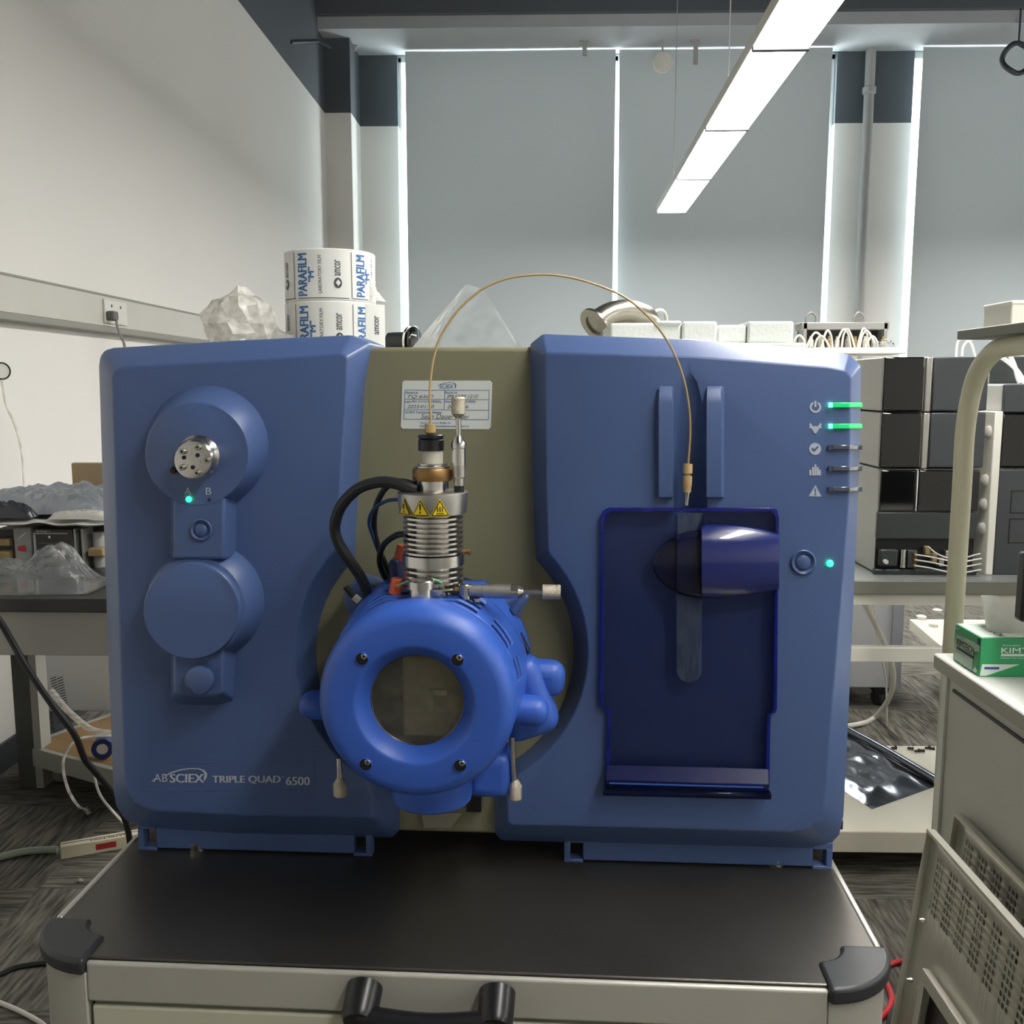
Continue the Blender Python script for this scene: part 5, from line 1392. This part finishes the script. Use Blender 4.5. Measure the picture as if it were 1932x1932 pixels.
# white knob rail of the neighbouring stack, then that stack
x2a, x2b = LX(1884), LX(2090)
part_k = thing('knob_rail', 'white upright rail with round white knobs between the two stacks', 'rail', ((LX(1873)), LY + .1, zb0))
part(MB().box(LX(1867), LX(1882), LY - .01, LY + .3, zb0, LZ(776)), 'rail_body', 'white_metal', part_k, bev=.003)
for py in (815, 907, 953, 998):
    part(MB().lathe([(-.004, .016), (.006, .016), (.009, .011)], Vector((LX(1868), LY + .02, LZ(py))), (-1, -.35, 0), 18), 'knob', 'white_plastic', part_k)
n1, n2, n3 = LZ(882), LZ(779), LZ(724)
t = module('chromatograph_module', 'bottom dark module of the stack at the right edge', zb0, n1, [('dark_panel', 'lc_dark', 0, 1, .0, .985, .004)], x2a, x2b)
for a, b in ((.30, .53), (.58, .79)):
    q = MB(); y_ = LY - .0045
    X0, X1 = x2a + (x2b - x2a) * .12, x2a + (x2b - x2a) * .45; Za, Zb = zb0 + (n1 - zb0) * a, zb0 + (n1 - zb0) * b
    for bx in ((X0, X1, Za, Za + .002), (X0, X1, Zb - .002, Zb), (X0, X0 + .002, Za, Zb), (X1 - .002, X1, Za, Zb)):
        q.box(bx[0], bx[1], y_ - .0006, y_ + .001, bx[2], bx[3])
    part(q, 'panel_outline', 'dark_hole', t)
module('chromatograph_module', 'middle module with black door at the right edge', n1, n2, [('glass_door', 'black_gloss', 0, 1, .02, .985, .004)], x2a, x2b)
module('chromatograph_module', 'low dark module topping the stack at the right edge', n2, n3, [('dark_panel', 'lc_dark', 0, 1, .02, .985, .004)], x2a, x2b)
module('chromatograph_module', 'dark module standing farther back with white tubing over it', n3, LZ(668), [('dark_panel', 'lc_dark2', .1, 1, .02, .985, .004)], x2a + .03, x2b, LY + .2)
# white tubing hoops on the stacks
for k, (pts, lb_) in enumerate((([(1804, 672), (1806, 650), (1812, 640), (1826, 642), (1834, 652), (1840, 672)], 'white tubing hoop on the dark module beside the beige tube'),
                               ([(1815, 672), (1817, 655), (1824, 645), (1836, 640), (1852, 636), (1870, 640)], 'white tube rising under the shelf'),
                               ([(1862, 668), (1884, 672), (1906, 686), (1924, 706), (1932, 724), (1934, 740)], 'thick white tube arching down at the right edge'),
                               ([(1888, 662), (1904, 670), (1914, 690), (1920, 712), (1924, 722)], 'second white tube crossing at the right edge'))):
    Y_ = LY + (.12 if k < 2 else .14)
    q = [HY(x, y, Y_) for x, y in pts]
    if k == 0: q[0].z = q[-1].z = z4
    solo(MB().tube(q, .0035 if k < 2 else .0065, 8), 'white_tubing', 'print_white', lb_, 'tubing', group='white tubing on the chromatographs')
# tray of solvent fittings on a white module, half hidden by the spectrometer
TYy = 3.1
tx0, tx1 = HY(1480, 650, TYy).x, HY(1712, 650, TYy).x
zt2 = HY(1660, 656, TYy).z
hm = thing('solvent_module', 'white module behind the spectrometer carrying tangled tubing', 'instrument', ((tx0 + tx1) / 2 - .1, TYy + .15, BZ))
tx1 = min(tx1, xA + .0)
part(MB().box(xA - .45, xA + .10, TYy, TYy + .16, BZ + .0012, zt2 - .02), 'case', 'white_metal', hm, bev=.004)
part(MB().box(HY(1490, 650, TYy).x, HY(1708, 650, TYy).x, TYy - .02, TYy + .17, zt2 - .02, zt2), 'tray', 'white_metal', hm, bev=.004)
sr = thing('solvent_rack', 'grey solvent rack with hooped handles and fittings behind the spectrometer', 'rack', (HY(1590, 640, 3.18).x, 3.19, zt2))
def SX(p): return HY(p, 630, 3.15).x
def SZ(p): return HY(1600, p, 3.15).z
part(MB().box(SX(1512), SX(1678), 3.15, 3.23, SZ(622), SZ(608)), 'top_bar', 'chassis_grey', sr, bev=.003)
part(MB().box(SX(1516), SX(1674), 3.21, 3.22, zt2, SZ(608)), 'back_plate', 'chassis_black', sr)
for x in (1516, 1668):
    part(MB().box(SX(x), SX(x + 6), 3.15, 3.23, zt2, SZ(608)), 'upright', 'chassis_grey', sr)
for x in (1536, 1627):
    part(MB().tube([(SX(x - 9), 3.19, SZ(608)), (SX(x - 9), 3.19, SZ(596)), (SX(x), 3.19, SZ(588)), (SX(x + 9), 3.19, SZ(596)), (SX(x + 9), 3.19, SZ(608))], .0035, 8), 'handle', 'cord_grey', sr)
for k, x in enumerate(range(1530, 1670, 17)):
    part(MB().lathe([(0, .008), (.022, .008), (.024, .005), (.034, .005)], (SX(x), 3.145 + .01 * (k % 2), zt2 + .004), seg=12), 'fitting', ('white_plastic', 'steel_satin', 'brass_dull')[k % 3], sr)
random.seed(3)
for k in range(9):
    x = 1520 + k * 17; s = random.choice((-1, 1)) * random.uniform(14, 26); h = random.uniform(20, 36)
    q = [HY(x, 655, 3.115), HY(x + s * .2, 655 - h * .7, 3.11), HY(x + s * .6, 655 - h, 3.105), HY(x + s, 655 - h * .6, 3.105), HY(x + s * 1.3, 655, 3.11)]
    q[0].z = q[-1].z = zt2 + .002
    solo(MB().tube(q, .0036, 8), 'white_tubing', 'white_plastic', ('leftmost', 'second', 'third', 'fourth', 'fifth', 'sixth', 'seventh', 'eighth', 'rightmost')[k] + ' white tubing loop from the left before the solvent rack', 'tubing', group='white tubing loops before the solvent rack')
solo(slab(12, HY(1648, 640, 3.1).x, HY(1690, 640, 3.1).x, 3.09, 3.12, zt2, .022, .012, 14), 'tubing_bag', 'bag_clear', 'small clear bag at the right end of the solvent rack', 'bag', angle=20)

# ------------------------------------------------------------------ right foreground: cabinet, tissue box, tube frame, metal panels
mat('cab_white', (192, 191, 182), 0.42); mat('cab_top', (208, 210, 204), 0.3); mat('cab_edge', (164, 163, 152), 0.42)
XC = .831; CZ = .80; cy0, cy1 = .75, 1.952
cb_ = thing('white_cabinet', 'off-white cabinet with overhanging top in the right foreground', 'cabinet', (1.2, 1.35, 0))
part(MB().box(XC, 1.75, cy0, cy1, CZ - .030, CZ), 'top', 'cab_top', cb_, bev=.003)
part(MB().box(XC - .001, XC + .003, cy0, cy1 - .003, CZ - .031, CZ - .003), 'top_edge', 'cab_edge', cb_, bev=.001)
part(MB().box(XC + .02, 1.73, cy0 + .02, cy1 - .015, .03, CZ - .03), 'carcass', 'cab_white', cb_, bev=.002)
part(MB().box(XC + .016, XC + .02, cy0 + .05, cy1 - .06, CZ - .064, CZ - .058), 'reveal', 'dark_steel', cb_)
part(MB().box(XC + .014, XC + .02, cy1 - .035, cy1 - .012, .03, CZ - .03), 'corner_trim', 'cab_top', cb_, bev=.001)
# tissue box
kx, ky = HZ(1851, 1277, CZ).x, HZ(1851, 1277, CZ).y
ky1 = HZ(1787, 1245, CZ).y; kh = HY(1853, 1204, ky).z - CZ; kw = .215
mat('kim_green', (40, 150, 92), 0.45); mat('kim_pale', (160, 182, 162), 0.45); mat('kim_light', (206, 222, 208), 0.45); mat('kim_mid', (96, 150, 118), 0.45); mat('kim_blue', (60, 74, 160), 0.4)
kb_ = thing('tissue_box', 'green and white wiper box with a tissue pulled up, on the cabinet', 'box', (kx + kw / 2, (ky + ky1) / 2, CZ))
kx0 = kx - .004
box_ = part(MB().box(kx0, kx0 + kw, ky, ky1, CZ + .0003, CZ + kh), 'carton', 'kim_green', kb_, bev=.001)
e = .0006
def FQ(x0_, x1_, z0_, z1_, m, nm='printed_field', d=e):       # on the front face, fractions
    part(MB().poly([(kx0 + kw * x, ky - d, CZ + kh * z) for x, z in ((x0_, z0_), (x1_, z0_), (x1_, z1_), (x0_, z1_))]), nm, m, box_, recalc=False)
part(MB().poly([(kx0 + .001, ky - e, CZ + .002), (kx0 + .012, ky - e, CZ + .002), (kx0 + .075, ky - e, CZ + kh * .33), (kx0 + .004, ky - e, CZ + kh * .33)]), 'printed_field', 'kim_light', box_, recalc=False)
FQ(.04, .17, .20, .26, 'kim_blue', 'logo', e * 2)
q = MB(); T = lambda s, x0_, x1_, z0_, z1_, b_: put_text(q, s, rect_fn((kx0 + kw * x0_, ky - e, CZ + kh * z0_), (kx0 + kw * x1_, ky - e, CZ + kh * z0_), (kx0 + kw * x0_, ky - e, CZ + kh * z1_)), b_)
T('KIMTECH', .18, .62, .62, .76, .008); T('Kimwipes', .19, .34, .79, .84, .0); T('Delicate Task Wipers', .18, .40, .47, .51, .0)
part(q, 'lettering', 'print_white', box_, recalc=False)
FQ(.18, .66, .54, .60, 'kim_light', 'printed_bar')
# left face of the box: runs back from the front edge (s = 0 at the back, 1 at the front)
def SF(s, z, d=e): return Vector((kx0 - d, ky1 + (ky - ky1) * s, CZ + kh * z))
def SP(pts, m, nm='printed_field', d=e): part(MB().poly([SF(s, z, d) for s, z in pts]), nm, m, box_, recalc=False)
SP([(0, .05), (.75, .04), (.78, .55), (.9, .62), (.97, .62), (.97, .78), (.75, .80), (.10, .74), (.04, .5), (.0, .35)], 'kim_pale')
SP([(.02, .85), (.2, .93), (.2, .99), (.02, .99)], 'kim_pale'); SP([(.05, .92), (.2, .95), (.2, .98), (.05, .96)], 'print_blue', 'logo', e * 2)
SP([(.78, .08), (.86, .04), (.95, .12), (.87, .20)], 'kim_light', 'logo', e * 2)
q = MB(); T2 = lambda s, s0, s1, z0_, z1_, b_: put_text(q, s, rect_fn(SF(s0, z0_, e * 2), SF(s1, z0_, e * 2), SF(s0, z1_, e * 2)), b_)
T2('KIMTECH', .12, .78, .47, .66, .006); T2('Kimwipes', .15, .40, .70, .75, .0); T2('Delicate Task Wipers', .12, .46, .28, .33, .0); T2('1', .90, .96, .80, .95, .02)
part(q, 'lettering', 'print_dark', box_, recalc=False)
SP([(.12, .36), (.78, .36), (.78, .44), (.12, .44)], 'print_dark', 'printed_bar', e * 2)
part(MB().poly([(kx0 + .003, ky + .004, CZ + kh + .0006), (kx0 + kw - .003, ky + .004, CZ + kh + .0006), (kx0 + kw - .003, ky1 - .003, CZ + kh + .0006), (kx0 + .003, ky1 - .003, CZ + kh + .0006)]), 'printed_top', 'kim_light', box_, recalc=False)
q = MB(); put_text(q, 'KIMTECH', rect_fn((kx0 + .036, ky1 - .022, CZ + kh + .0012), (kx0 + .036, ky + .012, CZ + kh + .0012), (kx0 + .052, ky1 - .022, CZ + kh + .0012)), .02)
part(q, 'lettering', 'print_dark', box_, recalc=False)
# pulled-up tissue
tz = CZ + kh
tb = [HY(1852, 1178, ky + .055), HY(1905, 1193, ky + .035), HY(1921, 1150, ky + .05), HY(1878, 1128, ky + .06), HY(1868, 1132, ky + .06)]
ctr = Vector((kx0 + .055, ky + .055, tz + .0008))
def tis(u, v):
    a = u * 2 * math.pi
    r0x, r0y = .040, .020
    base = Vector((kx0 + .075 + r0x * math.cos(a), ky + .055 + r0y * math.sin(a), tz + .001))
    topx = kx0 + .060 + .040 * math.cos(a); topz = HY(1880, 1124, ky + .055).z - .020 * max(0, math.cos(a) + .35)
    top = Vector((topx, ky + .055 + .010 * math.sin(a), topz))
    w = base * (1 - v) + top * v
    qn = Vector((math.cos(a) * 1.5, math.sin(a) * 1.5, v * 2))
    return w + Vector((.006, .008, 0)) * noise.noise(qn * 1.3) * math.sin(math.pi * min(1, v * 1.0))
g = MB().grid(tis, 40, 16)
part(g, 'tissue', 'tissue_white', kb_, angle=40, label='white tissue pulled up through the slot')
part(MB().poly([(kx0 + .10, ky + .03, tz + .001), (kx0 + .2, ky + .03, tz + .001), (kx0 + .2, ky + .036, tz + .022), (kx0 + .10, ky + .036, tz + .022)]), 'lid_flap', 'kim_light', kb_)
# dark monitor edge at the far right
mx0 = HY(1921, 1100, 1.72).x
mo_ = thing('monitor', 'black monitor edge at the right margin above the tissue box', 'monitor', (mx0 + .25, 1.72, CZ))
part(MB().box(mx0, mx0 + .5, 1.70, 1.73, HY(1925, 1170, 1.72).z, HY(1925, 1040, 1.72).z), 'screen_case', 'black_plastic', mo_, bev=.006)
part(MB().box(mx0 + .22, mx0 + .28, 1.73, 1.75, CZ, HY(1925, 1100, 1.72).z), 'stand', 'black_plastic', mo_)
part(MB().box(mx0 + .15, mx0 + .35, 1.62, 1.77, CZ + .0003, CZ + .012), 'stand_base', 'black_plastic', mo_, bev=.003)
# beige tube frame with a shelf
mat('tube_beige', (190, 186, 160), 0.4)
YT = 2.06
tf = thing('tube_frame', 'beige bent-tube frame carrying a grey shelf at the right', 'frame', (HY(1796, 1200, YT).x, YT, 0))
xt = HY(1797, 1210, YT).x; zt3 = HY(1868, 655, YT - .14).z
part(MB().tube([(xt, YT, 0), (xt, YT, .4), (xt, YT, .8), (xt, YT, zt3 - .30), (xt, YT, zt3 - .16), (xt + .003, YT - .025, zt3 - .060), (xt + .006, YT - .085, zt3 - .010), (xt + .008, YT - .16, zt3 + .001), (xt + .01, YT - .4, zt3 + .002), (xt + .01, YT - .8, zt3 + .002), (xt + .01, YT - 1.0, zt3 + .002)], .0195, 20, 6), 'tube', 'tube_beige', tf)
part(MB().tube([(xt + .01, YT - 1.0, zt3 + .002), (xt + .01, YT - 1.12, zt3 - .05), (xt + .01, YT - 1.15, zt3 - .2), (xt + .01, YT - 1.15, CZ + .0205)], .0195, 16, 6), 'tube', 'tube_beige', tf)
YS = YT + .04
sx0 = HY(1806, 624, YS).x; z_s0, z_s1 = zt3 + .0225, zt3 + .0225 + .020
part(MB().box(sx0, sx0 + .32, YS - .46, YS, z_s0, z_s1), 'shelf', 'bench_edge', tf, bev=.002)
yb0_ = YS - .03
bx0_ = HY(1856, 590, yb0_).x
bt_ = thing('white_box', 'small white box on the grey shelf at the upper right', 'box', (bx0_ + .1, yb0_ - .06, z_s1))
part(MB().box(bx0_, bx0_ + .22, yb0_ - .12, yb0_, z_s1, z_s1 + .045), 'carton', 'white_metal', bt_, bev=.003)
part(MB().box(bx0_ - .001, bx0_ + .221, yb0_ - .121, yb0_ + .001, z_s1 + .042, z_s1 + .050), 'lid', 'white_metal', bt_, bev=.002)
# two perforated chassis sheets leaning against the cabinet
mat('sheet_metal', (200, 198, 186), 0.36, 0.6, var=0.12, vscale=8)
mat('copper_edge', (120, 78, 50), 0.5, 0.3)
def perf_sheet(label, T0, Bx, length, full):
    top = Vector(T0); bot = Vector((Bx, top.y, .004)); dn = (bot - top); Hh = dn.length; dn.normalize()
    al = Vector((0, -1, 0)); nrm = al.cross(dn).normalized()
    if nrm.x > 0: nrm = -nrm
    pt = lambda u, v, n_=0: top + al * u + dn * v + nrm * n_
    us = [0, .03]; vs = [0, .024]
    pu, hu, gp = .0118, .0086, .056
    ng = int((length - .06) / gp)
    hu_r = []; hv_r = []
    for g_ in range(ng):
        for c_ in range(3):
            a_ = .036 + g_ * gp + c_ * pu; hu_r.append((a_, a_ + hu)); us += [a_, a_ + hu]
    for r_ in range(8):
        a_ = .034 + r_ * .0145; hv_r.append((a_, a_ + .0095)); vs += [a_, a_ + .0095]
    us += [length]; vs += [.2, .26, Hh]
    us = sorted(set(us)); vs = sorted(set(vs))
    mb = MB(); mb.v = [pt(u, v) for u in us for v in vs]; nv = len(vs)
    hs = set(a for a, _ in hu_r); hv = set(a for a, _ in hv_r)
    for i in range(len(us) - 1):
        for j in range(nv - 1):
            if us[i] in hs and vs[j] in hv: continue
            if full and us[i] >= .10 and us[i + 1] <= .5 and vs[j] >= .26: continue
            mb.f.append((i * nv + j, i * nv + j + 1, (i + 1) * nv + j + 1, (i + 1) * nv + j))
    t = thing('perforated_panel', label, 'panel', bot, group='perforated metal panels against the cabinet')
    o = part(mb, 'sheet', 'sheet_metal', t, angle=20)
    s_ = o.modifiers.new('Solidify', 'SOLIDIFY'); s_.thickness = .0016; s_.offset = 0
    part(MB().hexa([pt(-.002, -.004, -.002), pt(length, -.004, -.002), pt(length, -.004, .014), pt(-.002, -.004, .014)], [pt(-.002, .002, -.002), pt(length, .002, -.002), pt(length, .002, .014), pt(-.002, .002, .014)]), 'top_flange', 'sheet_metal', t)
    part(MB().hexa([pt(-.003, 0, .001), pt(.0, 0, .001), pt(.0, Hh, .001), pt(-.003, Hh, .001)], [pt(-.003, 0, .013), pt(.0, 0, .013), pt(.0, Hh, .013), pt(-.003, Hh, .013)]), 'end_flange', 'sheet_metal', t)
    if full: part(MB().hexa([pt(-.0045, .02, .002), pt(-.0031, .02, .002), pt(-.0031, Hh, .002), pt(-.0045, Hh, .002)], [pt(-.0045, .02, .008), pt(-.0031, .02, .008), pt(-.0031, Hh, .008), pt(-.0045, Hh, .008)]), 'gasket', 'copper_edge', t)
    for (u, v) in ((.028, .17), (.024, .30), (.075, .285)) if full else ():
        part(MB().lathe([(0, .0055), (.004, .005), (.009, .0025), (.012, .0025)], pt(u, v, .0008), nrm, 12), 'stud', 'steel', t)
    if full:
        def bar(u0_, v0_, u1_, v1_, w=.022):
            part(MB().hexa([pt(u0_, v0_, .0008), pt(u1_, v0_, .0008), pt(u1_, v1_, .0008), pt(u0_, v1_, .0008)], [pt(u0_, v0_, .016), pt(u1_, v0_, .016), pt(u1_, v1_, .016), pt(u0_, v1_, .016)]), 'frame_bar', 'sheet_metal', t, bev=.001)
        bar(.085, .236, .52, .262); bar(.085, .262, .103, Hh - .02)
        part(MB().hexa([pt(.09, .25, -.012), pt(.52, .25, -.012), pt(.52, Hh, -.004), pt(.09, Hh, -.004)], [pt(.09, .25, -.006), pt(.52, .25, -.006), pt(.52, Hh, -.003), pt(.09, Hh, -.003)]), 'opening_shade', 'foil_dark', t)  # dark plate painting the shade inside the framed opening
    return t
perf_sheet('front perforated metal panel with framed dark opening', (.784, 1.793, .484), .727, .78, True)
perf_sheet('rear perforated metal panel behind the framed one', (.838, 1.80, .515), .785, .78, False)
# cables on the floor at the right
mat('cable_red', (190, 36, 44), 0.4)
solo(MB().tube([HZ(x, y, .007) for x, y in ((1760, 1822), (1722, 1815), (1692, 1815), (1670, 1826), (1668, 1844), (1680, 1872), (1682, 1892), (1668, 1914), (1640, 1936), (1600, 1960))], .0065, 10), 'red_cable', 'cable_red', 'red cable curving on the carpet beside the cart', 'cable')
for k, lb_ in enumerate(('black cable loop on the carpet nearest the metal panel', 'second black cable loop beside the red cable')):
    solo(MB().tube([HZ(x + 5 * k, y + 6 * k, .006 + .011 * k) for x, y in ((1722, 1868), (1700, 1886), (1682, 1908), (1678, 1935), (1690, 1965), (1715, 1985))], .0055, 8), 'black_cable', 'black_rubber', lb_, 'cable', group='black cables on the carpet')
